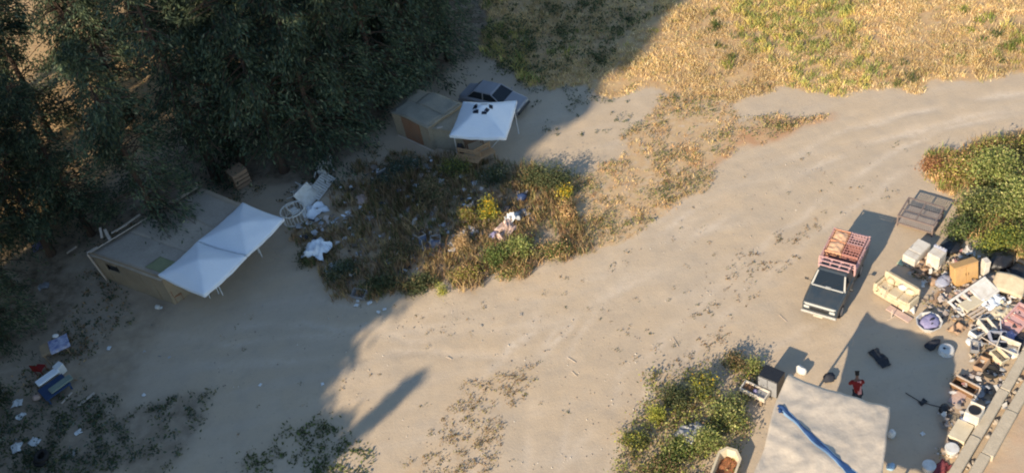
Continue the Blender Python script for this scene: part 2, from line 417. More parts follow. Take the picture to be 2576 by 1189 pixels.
def ground_material():
    ma = bpy.data.materials.new('sandy_ground'); ma.use_nodes = True
    n, l = ma.node_tree.nodes, ma.node_tree.links; b = n['Principled BSDF']
    b.inputs['Roughness'].default_value = 0.95; b.inputs['Specular IOR Level'].default_value = 0.12
    tc = n.new('ShaderNodeTexCoord'); at = n.new('ShaderNodeAttribute'); at.attribute_name = 'tint'
    sep = n.new('ShaderNodeSeparateColor'); l.new(at.outputs['Color'], sep.inputs[0])
    def nz(s, d, r=0.6, vec=None):
        t = n.new('ShaderNodeTexNoise'); t.inputs['Scale'].default_value = s; t.inputs['Detail'].default_value = d; t.inputs['Roughness'].default_value = r
        l.new(vec or tc.outputs['Object'], t.inputs['Vector']); return t.outputs['Fac']
    def ramp(f, a, b_):
        r = n.new('ShaderNodeMapRange'); r.inputs['From Min'].default_value = a; r.inputs['From Max'].default_value = b_; l.new(f, r.inputs['Value']); return r.outputs[0]
    def mix(f, A, B):
        mx = n.new('ShaderNodeMix'); mx.data_type = 'RGBA'
        for s, q in (('Factor', f), ('A', A), ('B', B)):
            if isinstance(q, (int, float)): mx.inputs[s].default_value = q
            elif isinstance(q, tuple): mx.inputs[s].default_value = (*q, 1)
            else: l.new(q, mx.inputs[s])
        return mx.outputs['Result']
    def mul(a, b_):
        q = n.new('ShaderNodeMath'); q.operation = 'MULTIPLY'
        for i, s in enumerate((a, b_)):
            if isinstance(s, (int, float)): q.inputs[i].default_value = s
            else: l.new(s, q.inputs[i])
        return q.outputs[0]
    c = mix(ramp(nz(0.22, 5), .35, .65), (0.475, 0.385, 0.285), (0.52, 0.405, 0.28))
    c = mix(mul(ramp(nz(1.3, 6), .5, .75), .5), c, (0.40, 0.335, 0.265))
    # faint wheel marks along the track
    mp = n.new('ShaderNodeMapping'); mp.inputs['Rotation'].default_value = (0, 0, R(-48)); mp.inputs['Scale'].default_value = (0.10, 0.9, 1)
    l.new(tc.outputs['Object'], mp.inputs['Vector'])
    c = mix(mul(ramp(nz(1.0, 4, .55, mp.outputs[0]), .50, .74), .30), c, (0.54, 0.47, 0.39))
    c = mix(mul(ramp(nz(1.7, 3, .6, mp.outputs[0]), .56, .78), .22), c, (0.38, 0.32, 0.26))
    c = mix(mul(ramp(nz(14, 4, .7), .60, .74), .45), c, (0.30, 0.25, 0.20))
    c = mix(mul(ramp(nz(30, 3, .7), .62, .72), .4), c, (0.58, 0.52, 0.45))
    aw = n.new('ShaderNodeAttribute'); aw.attribute_name = 'wear'
    c = mix(mul(aw.outputs['Fac'], ramp(nz(3.0, 5), .2, .6)), c, (0.60, 0.505, 0.40))
    c = mix(mul(ramp(nz(.55, 6, .65), .52, .70), .45), c, (0.57, 0.465, 0.345))
    c = mix(mul(ramp(nz(5.0, 6, .75), .56, .70), .5), c, (0.34, 0.275, 0.21))
    sc = mix(ramp(nz(2.3, 5), .35, .65), (0.58, 0.41, 0.21), (0.50, 0.31, 0.16))
    sc = mix(mul(ramp(nz(9, 5, .7), .45, .7), .5), sc, (0.32, 0.21, 0.10))
    edge = ramp(nz(2.5, 4), .25, .75)
    add = n.new('ShaderNodeMath'); add.operation = 'ADD'; l.new(sep.outputs[0], add.inputs[0]); l.new(edge, add.inputs[1])
    f1 = ramp(add.outputs[0], .75, 1.25)
    c = mix(mul(f1, sep.outputs[0]), c, sc)
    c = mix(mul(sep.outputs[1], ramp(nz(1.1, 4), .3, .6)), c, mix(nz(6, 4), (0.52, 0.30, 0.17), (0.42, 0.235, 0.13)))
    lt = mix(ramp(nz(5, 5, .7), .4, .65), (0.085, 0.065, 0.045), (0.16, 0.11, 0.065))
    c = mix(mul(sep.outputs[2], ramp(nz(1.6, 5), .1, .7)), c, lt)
    l.new(c, b.inputs['Base Color'])
    bp = n.new('ShaderNodeBump'); bp.inputs['Strength'].default_value = 0.35; bp.inputs['Distance'].default_value = 0.05
    hh = n.new('ShaderNodeMath'); hh.operation = 'ADD'; l.new(nz(9, 6, .7), hh.inputs[0]); l.new(nz(1.1, 4, .6), hh.inputs[1])
    l.new(hh.outputs[0], bp.inputs['Height']); l.new(bp.outputs[0], b.inputs['Normal'])
    return ma
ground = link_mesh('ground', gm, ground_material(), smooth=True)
tag(ground, 'pale sandy ground with a wide dirt track between dry grass', 'ground', kind='structure')

# ------------------------------------------------------------------ plants that cover the ground
def scatter(poly, density, clump=None, seed=1, clip=True):
    lo, hi = poly.min(0), poly.max(0)
    if clip:
        lo = np.maximum(lo, (-44, 14)); hi = np.minimum(hi, (44, 84))
    n = int((hi[0] - lo[0]) * (hi[1] - lo[1]) * density)
    X = RNG.uniform(lo[0], hi[0], n); Y = RNG.uniform(lo[1], hi[1], n)
    wx = X + (vnoise(X, Y, 0.8, 1) - .5) * 1.6; wy = Y + (vnoise(X, Y, 0.8, 2) - .5) * 1.6
    k = in_poly(poly, wx, wy)
    if clump is not None:
        s, t0, t1 = clump
        f = vnoise(X, Y, s, seed) * .65 + vnoise(X, Y, s * 2.7, seed + 1) * .35
        k &= RNG.uniform(0, 1, n) < np.clip((f - t0) / (t1 - t0), 0, 1)
    return X[k], Y[k]
def pick(pal, n, jit=0.22):
    pal = np.array(pal); w_ = pal[:, 3] / pal[:, 3].sum()
    c = pal[RNG.choice(len(pal), n, p=w_), :3]
    return c * (1 + RNG.uniform(-jit, jit, (n, 1)))
def blades(X, Y, per, hmin, hmax, width, pal, spread=0.12, lean=0.5, zbase=None):
    """tufts of narrow blades: every blade a bent quad + tip"""
    n0 = len(X); n = n0 * per
    h0 = RNG.uniform(hmin, hmax, n0) * (.6 + .8 * vnoise(X, Y, .45, 205)); c0 = pick(pal, n0) * (.68 + .45 * vnoise(X, Y, .35, 203) + .25 * vnoise(X, Y, 1.3, 207))[:, None]
    X = np.repeat(X, per); Y = np.repeat(Y, per); h = np.repeat(h0, per) * RNG.uniform(.55, 1.1, n)
    c = np.repeat(c0, per, 0) * RNG.uniform(.75, 1.25, (n, 1))
    a = RNG.uniform(0, 2 * np.pi, n); r = spread * np.sqrt(RNG.uniform(0, 1, n))
    bx, by = X + r * np.cos(a), Y + r * np.sin(a)
    bz = gz_np(bx, by) - 0.01
    la = RNG.uniform(0, 2 * np.pi, n); ll = h * lean * RNG.uniform(.2, 1.2, n)
    wa = RNG.uniform(0, 2 * np.pi, n); ww = width * RNG.uniform(.6, 1.3, n) / 2
    wx, wy = ww * np.cos(wa), ww * np.sin(wa)
    mx, my, mz = bx + ll * .35 * np.cos(la), by + ll * .35 * np.sin(la), bz + h * .6
    tx, ty, tz = bx + ll * np.cos(la), by + ll * np.sin(la), bz + h
    V = np.stack([np.stack([bx - wx, by - wy, bz], 1), np.stack([bx + wx, by + wy, bz], 1), np.stack([mx + wx, my + wy, mz], 1), np.stack([mx - wx, my - wy, mz], 1), np.stack([tx, ty, tz], 1)], 1).reshape(-1, 3)
    k = np.arange(n) * 5
    F = np.concatenate([np.stack([k, k + 1, k + 2], 1), np.stack([k, k + 2, k + 3], 1), np.stack([k + 3, k + 2, k + 4], 1)])
    return V, F, np.repeat(c, 5, 0)
def leaves_at(P, size, pal, droop=0.0, ratio=0.5, jit=0.25, axis_=None):
    """leaf cards (rhombs) at points P"""
    n = len(P); c = pick(pal, n, jit)
    d = RNG.normal(size=(n, 3)) if axis_ is None else axis_ + RNG.normal(size=(n, 3)) * 0.45
    d[:, 2] -= droop; d /= np.linalg.norm(d, axis=1)[:, None] + 1e-9
    e = np.cross(d, RNG.normal(size=(n, 3))); e /= np.linalg.norm(e, axis=1)[:, None] + 1e-9
    s = size * RNG.uniform(.6, 1.35, (n, 1))
    V = np.stack([P - d * s * .5, P + e * s * ratio * .5, P + d * s * .5, P - e * s * ratio * .5], 1).reshape(-1, 3)
    F = np.arange(4 * n).reshape(-1, 4)
    return V, F, np.repeat(c, 4, 0)
def merge(parts):
    V, F, C = [], [], []; k = 0
    for v, f, c in parts:
        if f.shape[1] == 4: f = np.concatenate([f[:, [0, 1, 2]], f[:, [0, 2, 3]]])
        V.append(v); F.append(f + k); C.append(c); k += len(v)
    return np.concatenate(V), np.concatenate(F), np.concatenate(C)
def stuff(name, parts, ma, label, cat):
    V, F, C = merge(parts)
    o = link_mesh(name, fast_mesh(name, V, F, C), ma)
    return tag(o, label, cat, kind='stuff')

GOLD = [(0.70, 0.52, 0.25, 4), (0.64, 0.46, 0.20, 3), (0.76, 0.60, 0.34, 4), (0.48, 0.31, 0.14, 1.2), (0.34, 0.32, 0.11, 1)]
OCHRE = [(0.64, 0.43, 0.21, 3), (0.54, 0.33, 0.16, 3), (0.32, 0.18, 0.085, 1.3), (0.30, 0.28, 0.10, 1)]
GREEN = [(0.12, 0.17, 0.045, 3), (0.17, 0.21, 0.06, 3), (0.08, 0.12, 0.035, 2), (0.28, 0.29, 0.09, 1)]
LUSH = [(0.24, 0.28, 0.08, 3), (0.34, 0.36, 0.11, 3), (0.13, 0.17, 0.055, 1.6), (0.48, 0.44, 0.18, 2)]
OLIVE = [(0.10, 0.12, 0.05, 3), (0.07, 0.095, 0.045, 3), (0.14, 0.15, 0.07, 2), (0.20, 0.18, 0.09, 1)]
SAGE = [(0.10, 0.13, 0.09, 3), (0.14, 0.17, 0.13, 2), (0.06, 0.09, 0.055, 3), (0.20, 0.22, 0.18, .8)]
BROWNG = [(0.34, 0.22, 0.12, 3), (0.26, 0.16, 0.085, 2), (0.44, 0.31, 0.17, 2), (0.19, 0.16, 0.08, 1.5)]
FLOWER = [(0.72, 0.48, 0.03, 3), (0.62, 0.36, 0.03, 2), (0.75, 0.58, 0.10, 1)]
YGREEN = [(0.34, 0.34, 0.06, 3), (0.40, 0.37, 0.08, 2), (0.22, 0.25, 0.05, 2)]

# the golden field above the track, with greener clumps
p1 = blades(*scatter(FIELD, 62, (0.9, .18, .62), 21), 5, .08, .25, .030, GOLD, .20, 1.2)
fx, fy = scatter(FIELD, 7, (0.16, .50, .80), 31)
p2 = blades(fx, fy, 16, .2, .5, .034, LUSH[:2] + [(0.60, 0.50, 0.15, 5), (0.40, 0.40, 0.12, 2)], .26, .9)
gx_, gy_ = scatter(FIELD, 1.2, (0.35, .55, .8), 33)
p3 = blades(gx_, gy_, 26, .2, .45, .034, GREEN + YGREEN, .28, .7)
stuff('dry_grass', [p1, p2, p3], STRAW, 'golden dry grass field above the dirt track', 'grass')
p1 = blades(*scatter(VERGE, 46, (1.1, .34, .74), 41), 5, .06, .20, .028, OCHRE + GOLD[:1] + OLIVE[:1], .16, .9)
vx, vy = scatter(VERGE, 17, (0.7, .45, .7), 43)
vp = np.stack([np.repeat(vx, 9), np.repeat(vy, 9)], 1) + RNG.normal(size=(len(vx) * 9, 2)) * .14
p2 = leaves_at(np.column_stack([vp, gz_np(vp[:, 0], vp[:, 1]) + RNG.uniform(.02, .22, len(vp))]), .09, GREEN + OLIVE + [(0.46, 0.38, 0.16, 4)])
stuff('verge_grass', [p1, p2], STRAW, 'thin ochre and green grass on the verge left of the track', 'grass')
p1 = blades(*scatter(MOUND, 42, (0.6, .22, .55), 51), 6, .18, .65, .028, BROWNG + [(0.44, 0.32, 0.13, 2), (0.13, 0.15, 0.06, 3)], .16, .6)
stuff('mound_grass', [p1], STRAW, 'tangled brown and green grass on the overgrown rubbish mound', 'grass')
p1 = blades(*scatter(RBUSH, 55, (0.8, .12, .5), 61), 6, .2, .55, .03, OCHRE + LUSH[:2], .2, .7)
stuff('corner_grass', [p1], STRAW, 'ochre and green grass under the bushes at the right edge', 'grass')
def weeds(poly, dens, clump, seed, size, pal, per=10, h=.16, spr=.12):
    X, Y = scatter(poly, dens, clump, seed)
    s = np.repeat(RNG.uniform(.5, 1.5, len(X)), per)
    q = np.stack([np.repeat(X, per), np.repeat(Y, per)], 1) + RNG.normal(size=(len(X) * per, 2)) * spr * s[:, None]
    return leaves_at(np.column_stack([q, gz_np(q[:, 0], q[:, 1]) + RNG.uniform(.01, h, len(q)) * s]), size, pal)
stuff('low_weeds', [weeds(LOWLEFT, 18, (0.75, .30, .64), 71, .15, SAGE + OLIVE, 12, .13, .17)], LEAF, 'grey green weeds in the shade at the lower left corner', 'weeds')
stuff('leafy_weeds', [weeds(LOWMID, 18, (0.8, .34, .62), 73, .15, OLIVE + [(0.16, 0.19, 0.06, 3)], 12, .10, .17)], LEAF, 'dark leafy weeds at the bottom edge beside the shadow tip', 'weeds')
stuff('brown_weeds', [weeds(STRIP, 44, (2.0, .28, .86), 81, .08, [(0.24, 0.14, 0.07, 3), (0.18, 0.11, 0.055, 2), (0.32, 0.21, 0.11, 2)] + [(0.24, 0.2, 0.08, 3), (0.30, 0.28, 0.1, 2)], 9, .12, .08)], LEAF, 'low brown weeds scattered along the middle of the sandy track', 'weeds')
stuff('track_weeds', [weeds(TRUCKW, 34, (1.7, .34, .80), 91, .075, [(0.24, 0.14, 0.07, 3), (0.18, 0.11, 0.055, 2), (0.34, 0.23, 0.12, 2)] + OLIVE[:1], 6, .08, .065)], LEAF, 'small brown weeds dotted on the sand left of the pickup', 'weeds')
stuff('bush_weeds', [weeds(SHELTB, 34, (0.8, .20, .55), 95, .11, LUSH + YGREEN + BROWNG + OLIVE, 12, .34, .16)], LEAF, 'mixed low weeds round the bushes left of the tarpaulin shelter', 'weeds')
SANDY = polyG([(560, 800), (1200, 740), (1500, 640), (1800, 470), (2100, 330), (2400, 330), (2280, 480), (2000, 620), (1700, 860), (1560, 1080), (1500, 1260), (900, 1260), (480, 1260)])
stuff('sparse_weeds', [weeds(SANDY, 1.3, (0.5, .40, .8), 97, .08, BROWNG + OLIVE, 7, .08, .07)], LEAF, 'single tiny weeds and leaf litter strewn over the bare sandy track', 'weeds')
FRONT = polyG([(1330, 200), (1600, 240), (1560, 330), (1440, 330), (1380, 330), (1330, 260)])
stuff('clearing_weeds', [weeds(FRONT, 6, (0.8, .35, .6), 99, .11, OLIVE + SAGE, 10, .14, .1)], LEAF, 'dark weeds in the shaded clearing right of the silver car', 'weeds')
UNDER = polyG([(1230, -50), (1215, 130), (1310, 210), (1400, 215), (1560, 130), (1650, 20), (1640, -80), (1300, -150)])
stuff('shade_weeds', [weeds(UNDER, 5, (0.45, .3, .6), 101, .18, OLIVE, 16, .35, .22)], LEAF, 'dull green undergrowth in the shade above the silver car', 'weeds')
# stones and crumbs of earth
sx_, sy_ = scatter(SANDY, 7.0, (0.4, .3, .8), 5)
nb = len(sx_); oct_ = np.array([(1, 0, 0), (0, 1, 0), (-1, 0, 0), (0, -1, 0), (0, 0, .8), (0, 0, -.4)])
sc_ = RNG.uniform(.012, .05, (nb, 1, 1)) * RNG.uniform(.6, 1.3, (nb, 6, 1))
V = oct_[None] * sc_ + np.stack([sx_, sy_, gz_np(sx_, sy_)], 1)[:, None]
k = (np.arange(nb) * 6)[:, None]
Fo = np.array([(0, 1, 4), (1, 2, 4), (2, 3, 4), (3, 0, 4), (1, 0, 5), (2, 1, 5), (3, 2, 5), (0, 3, 5)])
F = (k[:, :, None] + Fo[None]).reshape(-1, 3)
C = np.repeat(pick([(0.42, 0.36, 0.29, 3), (0.26, 0.21, 0.17, 2), (0.55, 0.5, 0.43, 1)], nb), 6, 0)
peb = link_mesh('pebbles', fast_mesh('pebbles', V.reshape(-1, 3), F, C), mat('pebble', (0.1, 0.1, 0.1), 0.95, tint=True))
tag(peb, 'small stones and crumbs of earth strewn over the sandy track', 'pebbles', kind='stuff')

# ------------------------------------------------------------------ trees
DARK = [(0.060, 0.090, 0.054, 4), (0.080, 0.112, 0.062, 3), (0.038, 0.060, 0.044, 3), (0.12, 0.145, 0.078, 1.4), (0.21, 0.22, 0.13, .7)]
def tree_meshes(seed, h, rmax, z0, nbr, per, leaf, pal, pw=.55, lmin=.35):
    global RNG
    keep = RNG; RNG = np.random.default_rng(seed); rnd = random.Random(seed)
    tm = MB(); pts = [Vector((0, 0, -0.2))]; x = y = 0.0
    for i in range(1, 9):
        x += rnd.uniform(-.12, .12); y += rnd.uniform(-.12, .12); pts.append(Vector((x, y, h * i / 8.2)))
    rt = h * 0.017
    for i in range(8):
        tm.tube(pts[i], pts[i + 1], rt * (1 - i / 8.5) * (1.35 if i == 0 else 1), rt * (1 - (i + 1) / 8.5), 8)
    P, A = [], []
    for b in range(nbr):
        u = (b + rnd.random()) / nbr; z = z0 + (h - z0) * u
        k = z / (h / 8.2); i = min(7, int(k)); c = pts[i].lerp(pts[i + 1], k - i)
        L = rmax * (1 - u) ** pw * rnd.uniform(.55, 1.12) * (0.75 if u < .08 else 1) + lmin
        a = rnd.uniform(0, 2 * math.pi); rise = rnd.uniform(-.05, .35)
        ax = Vector((math.cos(a), math.sin(a), 0)); prev = c
        seg = 5
        for s in range(1, seg + 1):
            t = s / seg
            q = c + ax * L * t + Vector((rnd.uniform(-.1, .1), rnd.uniform(-.1, .1), L * (rise * t - .42 * t * t)))
            if L > 1.0 and s <= 4: tm.tube(prev, q, .045 * (1 - t * .7) * h / 14, .04 * (1 - t * .7) * h / 14, 4)
            cen = prev.lerp(q, .5)
            m_ = int(per * (.45 + .75 * t))
            pp = RNG.normal(size=(m_, 3)) * np.array([.30, .30, .22]) * (0.5 + .22 * L) + np.array(cen)
            pp[:, 2] -= np.abs(RNG.normal(size=m_)) * .25
            P.append(pp); A.append(np.tile(np.array((ax.x * .8, ax.y * .8, -.35)), (m_, 1)))
            prev = q
    P = np.concatenate(P); A = np.concatenate(A)
    # crowns are patchy: thin out by noise
    f = np.array([noise.noise(Vector((p[0] * .62 + seed, p[1] * .62, p[2] * .42))) + .45 * noise.noise(Vector((p[0] * 1.7 + seed, p[1] * 1.7, p[2] * 1.3))) for p in P])
    kk = f > (-0.10 if pw > .5 and h < 20 and pw < 1 else -.35); P, A, f = P[kk], A[kk], f[kk]
    V, F, C = leaves_at(P, leaf, pal, .35, .30, .3, A)
    g = np.array([noise.noise(Vector((p[0] * .45 - seed, p[1] * .45, p[2] * .4))) for p in P])
    C = C * np.repeat(1 + .85 * g, 4)[:, None]
    cm = fast_mesh('crown', V, F, np.clip(C, .004, 1)); cm.materials.append(LEAF)
    me = tm.mesh('trunk'); me.materials.append(BARK)
    RNG = keep
    return me, cm
VARS = [tree_meshes(101, 15.0, 3.5, 1.6, 100, 46, .27, DARK), tree_meshes(202, 13.0, 3.1, 1.2, 90, 48, .27, DARK), tree_meshes(303, 16.5, 3.2, 2.6, 104, 44, .27, DARK), tree_meshes(404, 14.0, 3.8, 1.0, 96, 48, .28, DARK)]
TALL = [tree_meshes(505, 27.0, 3.4, 3.0, 170, 34, .62, DARK), tree_meshes(606, 25.0, 3.8, 2.5, 170, 34, .62, DARK)]
def tree(loc, var, rz, s, label, group=None, name='conifer_tree'):
    o = empty(name, loc, rz, label, 'tree', group); o.scale = (s, s, s)
    link_mesh('trunk', var[0], None, o); link_mesh('crown', var[1], None, o)
    return o
TREES = [  # foot of each tree, variant, size
    (-40, 1010, 1, .62, 'dark conifer at the left edge beside the blue bench'),
    (15, 850, 3, .66, 'low spreading conifer at the left edge above the cloth covered table'),
    (30, 725, 0, .75, 'dark conifer at the left edge below the pale scraps'),
    (130, 640, 2, .78, 'slim conifer left of the large grey shack'),
    (70, 590, 3, .80, 'broad conifer at the left edge above the lilac cloth'),
    (165, 545, 1, .80, 'conifer between the slim one and the broken planks'),
    (-30, 640, 0, .80, 'conifer half cut off by the left edge'),
    (232, 590, 0, .70, 'conifer behind the broken planks of the large grey shack'),
    (425, 598, 3, .90, 'conifer hanging its branches over the roof of the large grey shack'),
    (548, 452, 2, .95, 'conifer just behind the top corner of the large grey shack roof'),
    (610, 415, 1, 1.0, 'conifer above the brown crate at the wood edge'),
    (715, 430, 0, .95, 'conifer above the heap of white chairs, left of the clearing'),
    (815, 395, 3, .90, 'broad conifer at the wood edge above the white chairs'),
    (905, 345, 1, .95, 'conifer at the wood edge left of the tan shack'),
    (965, 270, 0, .95, 'conifer directly left of the tan shack roof'),
    (1055, 205, 3, .85, 'conifer standing behind the tan shack'),
    (1130, 150, 1, .88, 'rightmost big conifer, above the silver car'),
]
BACK = [(-90, 560, 0, 1), (-140, 380, 2, 1.0), (330, 300, 1, .9), (70, 470, 1, .9), (130, 350, 3, .95), (40, 240, 2, .9), (560, 300, 0, 1.05),
        (665, 290, 3, 1.0), (760, 255, 2, 1.05), (860, 200, 1, 1.0), (960, 130, 0, 1.0), (1060, 60, 2, 1.0), (240, 190, 0, 1.0), (390, 130, 3, .95), 
        (610, 130, 2, 1.0), (720, 90, 0, 1.0), (900, 50, 3, 1.0), (1010, -30, 1, 1.0), (1120, -20, 0, .9), (150, 60, 1, 1.0), (330, 20, 2, 1.0), (520, 10, 0, 1.0), (700, -50, 3, 1.0), (860, -80, 1, 1.0), (1180, -120, 2, .8)]
for i, (px, py, v, s, lab) in enumerate(TREES):
    p = ground_at(px, py); tree(p, VARS[v], i * 1.7, s, lab, 'conifers along the edge of the wood')
for i, (px, py, v, s) in enumerate(BACK):
    p = ground_at(px, py); tree(p, VARS[v], i * 2.3 + .5, s, 'dark conifer deep in the wood behind the front row of trees', 'conifers deep in the wood')
# tall trees standing outside the picture to the left; their shade fills its left half
def WL(wv, lv): return Vector((wv * math.sin(SUN_AZ) + lv * math.cos(SUN_AZ), -wv * math.cos(SUN_AZ) + lv * math.sin(SUN_AZ), 0))
k = 0
for row, (l0, ws) in enumerate([(-8, (-33.7, -38, -43, -48.5)), (-14, (-33.5, -36.5, -41, -46, -51)), (-21, (-33.9, -38, -43.5, -49)), (-3, (-37.2, -42, -47)), (-28, (-34.2, -39, -45))]):
    for wv in ws:
        p = WL(wv, l0 + (k % 3) * .8)
        tree(p, TALL[k % 2], k * 1.9, (1.22 if wv > -40 else 1.0) + .05 * (k % 3), 'tall conifer left of the picture shading the clearing', 'tall conifers left of the picture', 'tall_conifer_tree'); k += 1
ROUND = tree_meshes(808, 11.2, 1.9, 1.6, 110, 60, .36, DARK, .22, .2)
for i_, (wv, lv, v_, sc_t) in enumerate(((-28.2, -9.2, 3, 1.0), (-31.0, -8.6, 0, 1.05), (-29.5, -11.5, 1, 1.08), (-31.6, -13, 3, 1.2), (-27.6, -12.2, 0, 1.08))):
    tree(WL(wv, lv), ROUND, i_ * 1.1, sc_t, 'lower round topped tree left of the picture shading the bottom left corner', 'lower trees left of the picture', 'round_tree')
SPEAR = tree_meshes(707, 13.5, 1.15, 1.0, 130, 40, .22, DARK, 1.25, .04)
p = WL(-29.6, -9.6); o = tree(p, SPEAR, .4, 1.0, 'slender leaning conifer left of the picture casting the lone pointed shadow', None, 'tall_conifer_tree')
o.rotation_mode = 'AXIS_ANGLE'; o.rotation_axis_angle = (R(14), math.cos(SUN_AZ) , math.sin(SUN_AZ), 0)

# ------------------------------------------------------------------ shrubs
def shrub(px, py, rx, ry, h, n, pal, leaf, label, group, flower=0, rz=0.0, name='shrub', fpal=FLOWER):
    n = int(n * 1.9); leaf *= .72
    p = ground_at(px, py); o = empty(name, p, rz, label, 'shrub', group)
    st = MB()
    cl = []
    for i in range(max(6, int(n / 190))):
        a = random.uniform(0, 6.28); r_ = math.sqrt(random.random())
        c = Vector((rx * r_ * math.cos(a) * .8, ry * r_ * math.sin(a) * .8, h * random.uniform(.35, .95) * (1 - .45 * r_ * r_)))
        cl.append(c); st.tube((c.x * .15, c.y * .15, -.05), (c.x * .6, c.y * .6, c.z * .55), .022, .015, 4); st.tube((c.x * .6, c.y * .6, c.z * .55), c, .015, .006, 4)
    idx = RNG.integers(0, len(cl), n); cc = np.array([tuple(c) for c in cl])[idx]
    s = np.array([.24 * rx + .07, .24 * ry + .07, .20 * h + .05])
    P = cc + RNG.normal(size=(n, 3)) * s
    P[:, 2] = np.abs(P[:, 2])
    V, F, C = leaves_at(P, leaf, pal, .1, .5)
    g = np.array([noise.noise(Vector((q[0] * 1.6 + px, q[1] * 1.6, q[2] * 1.6))) for q in P]); C = C * np.repeat(1 + .4 * g, 4)[:, None]
    f = link_mesh('foliage', fast_mesh('foliage', V, F, np.clip(C, .005, 1)), LEAF, o)
    st.build('stem', BARK, o)
    if flower:
        q = P[RNG.integers(0, n, flower)] ; q[:, 2] += .05
        top = q[:, 2] > np.median(P[:, 2]) * .9; q = q[top]
        V, F, C = leaves_at(q, leaf * 1.1, fpal, 0, .8)
        fl = link_mesh('blossom', fast_mesh('blossom', V, F, C), LEAF, o); fl['kind'] = 'stuff'
    return o
MG = 'shrubs on the overgrown mound'
shrub(1400, 470, .95, .8, 1.1, 1700, OLIVE, .14, 'dark olive shrub at the top right tip of the mound', MG)
shrub(1345, 455, .8, .7, .8, 1100, OLIVE, .14, 'dark shrub beside the blue bag on the mound', MG)
shrub(1425, 500, .35, .3, .75, 380, YGREEN, .11, 'small yellow flowered shrub at the right end of the mound', MG, 260)
shrub(1430, 545, .45, .45, .6, 600, OCHRE, .12, 'ochre dry shrub below the small yellow flowered one', MG)
shrub(1300, 640, .75, .6, .85, 1500, LUSH, .14, 'bright green bush in front of the pink rags', MG)
shrub(1245, 655, .55, .5, .75, 900, GREEN, .14, 'green bush left of the brightest bush on the mound', MG)
shrub(1228, 545, .45, .5, 1.0, 900, YGREEN, .12, 'tall yellow flowered bush left of the pink rags', MG, 420)
shrub(1175, 560, .45, .45, .9, 800, OCHRE + YGREEN, .12, 'straw coloured bush left of the tall yellow flowered bush', MG, 40)
shrub(1165, 625, .4, .4, .75, 700, [(0.58, 0.40, 0.2, 3), (0.45, 0.3, 0.15, 2)], .12, 'pale straw tuft right of the tangled metal chairs', MG)
shrub(1180, 690, .7, .5, .5, 1200, YGREEN + OCHRE, .12, 'yellowish low bush at the foot of the mound beside the track', MG)
shrub(1290, 690, .7, .4, .45, 1000, GREEN + OCHRE, .12, 'low green bush at the foot of the mound below the bright bush', MG)
shrub(1395, 640, .7, .5, .45, 1000, OCHRE + GREEN, .12, 'reddish ochre low bush at the right foot of the mound', MG)
shrub(1090, 500, 1.0, .9, .95, 1700, BROWNG + OLIVE, .13, 'big brown shrub on top of the mound', MG)
shrub(1150, 440, .9, .7, .8, 1400, OLIVE + YGREEN[:1], .13, 'olive shrub on the mound below the wooden benches', MG)
shrub(1250, 450, .8, .6, .7, 1200, SAGE + OLIVE, .13, 'grey green shrub between the gazebo and the mound', MG)
shrub(1020, 430, .9, .7, .6, 1200, SAGE, .14, 'grey weeds heap below the tan shack', MG)
shrub(960, 470, .8, .6, .5, 1000, SAGE, .14, 'silvery grey weeds above the cardboard on the mound', MG)
shrub(1005, 640, .9, .7, .55, 1300, BROWNG + OLIVE, .12, 'brown green shrub in the middle of the shaded mound', MG)
shrub(860, 690, .9, .6, .5, 1200, OLIVE + SAGE, .14, 'dark weeds at the left foot of the mound', MG)
shrub(960, 720, .9, .5, .45, 1200, OLIVE, .14, 'dark green shrub above the grey plastic crate', MG)
shrub(1060, 720, .9, .5, .45, 1200, OLIVE, .14, 'dark green shrub at the foot of the mound beside the shadow edge', MG)
shrub(770, 655, .5, .5, .35, 600, OLIVE, .13, 'dark tuft beside the white crumpled sheet', MG)
shrub(1115, 735, .22, .22, .4, 240, YGREEN, .1, 'little yellow green plant at the shadow edge of the mound', MG)
RG = 'bushes at the right edge'
shrub(2500, 455, 1.1, 1.0, 1.5, 2600, LUSH, .17, 'big bright green bush at the right edge', RG)
shrub(2560, 530, 1.0, .9, 1.6, 2300, LUSH, .17, 'bright green bush touching the right edge above the black bags', RG)
shrub(2470, 540, 1.0, .8, 1.2, 2200, LUSH + OLIVE, .16, 'green bush behind the white refrigerators', RG)
shrub(2420, 590, .8, .5, .8, 1300, OLIVE + GREEN, .15, 'dark green bush right of the rusty cage', RG)
shrub(2510, 620, .9, .5, .8, 1500, GREEN + YGREEN, .15, 'olive bush above the yellow cupboard', RG)
shrub(2600, 620, .9, .7, 1.0, 1500, GREEN, .16, 'green bush at the right edge above the cream mattress', RG)
shrub(2415, 440, 1.1, .8, .7, 1700, OCHRE + YGREEN, .14, 'ochre dry bush at the left of the right edge bushes', RG)
shrub(2345, 420, .5, .4, .45, 700, [(0.40, 0.19, 0.09, 3), (0.48, 0.26, 0.13, 2)], .12, 'rust coloured tuft at the tip of the right edge bushes', RG)
shrub(2520, 385, 1.2, .6, .6, 1500, OCHRE + YGREEN, .14, 'straw yellow bush along the track at the right edge', RG)
SG = 'bushes left of the tarpaulin shelter'
shrub(1840, 915, .55, .45, .5, 800, OLIVE + BROWNG, .12, 'small dark bush nearest the grey box by the shelter', SG)
shrub(1770, 985, .6, .55, .85, 1300, OLIVE + YGREEN[:1], .13, 'flowering bush above the grey metal sheet', SG, 60)
shrub(1700, 1010, .5, .5, .7, 1000, OLIVE, .13, 'dark green bush at the left of the shelter thicket', SG)
shrub(1655, 1060, .4, .35, .6, 700, YGREEN, .12, 'yellow green bush at the left tip of the shelter thicket', SG)
shrub(1840, 1050, .75, .7, .95, 1800, LUSH + OLIVE, .14, 'lush green bush beside the white tray', SG)
shrub(1785, 1120, .6, .5, .75, 1300, LUSH, .14, 'bright green bush left of the cream tub', SG)
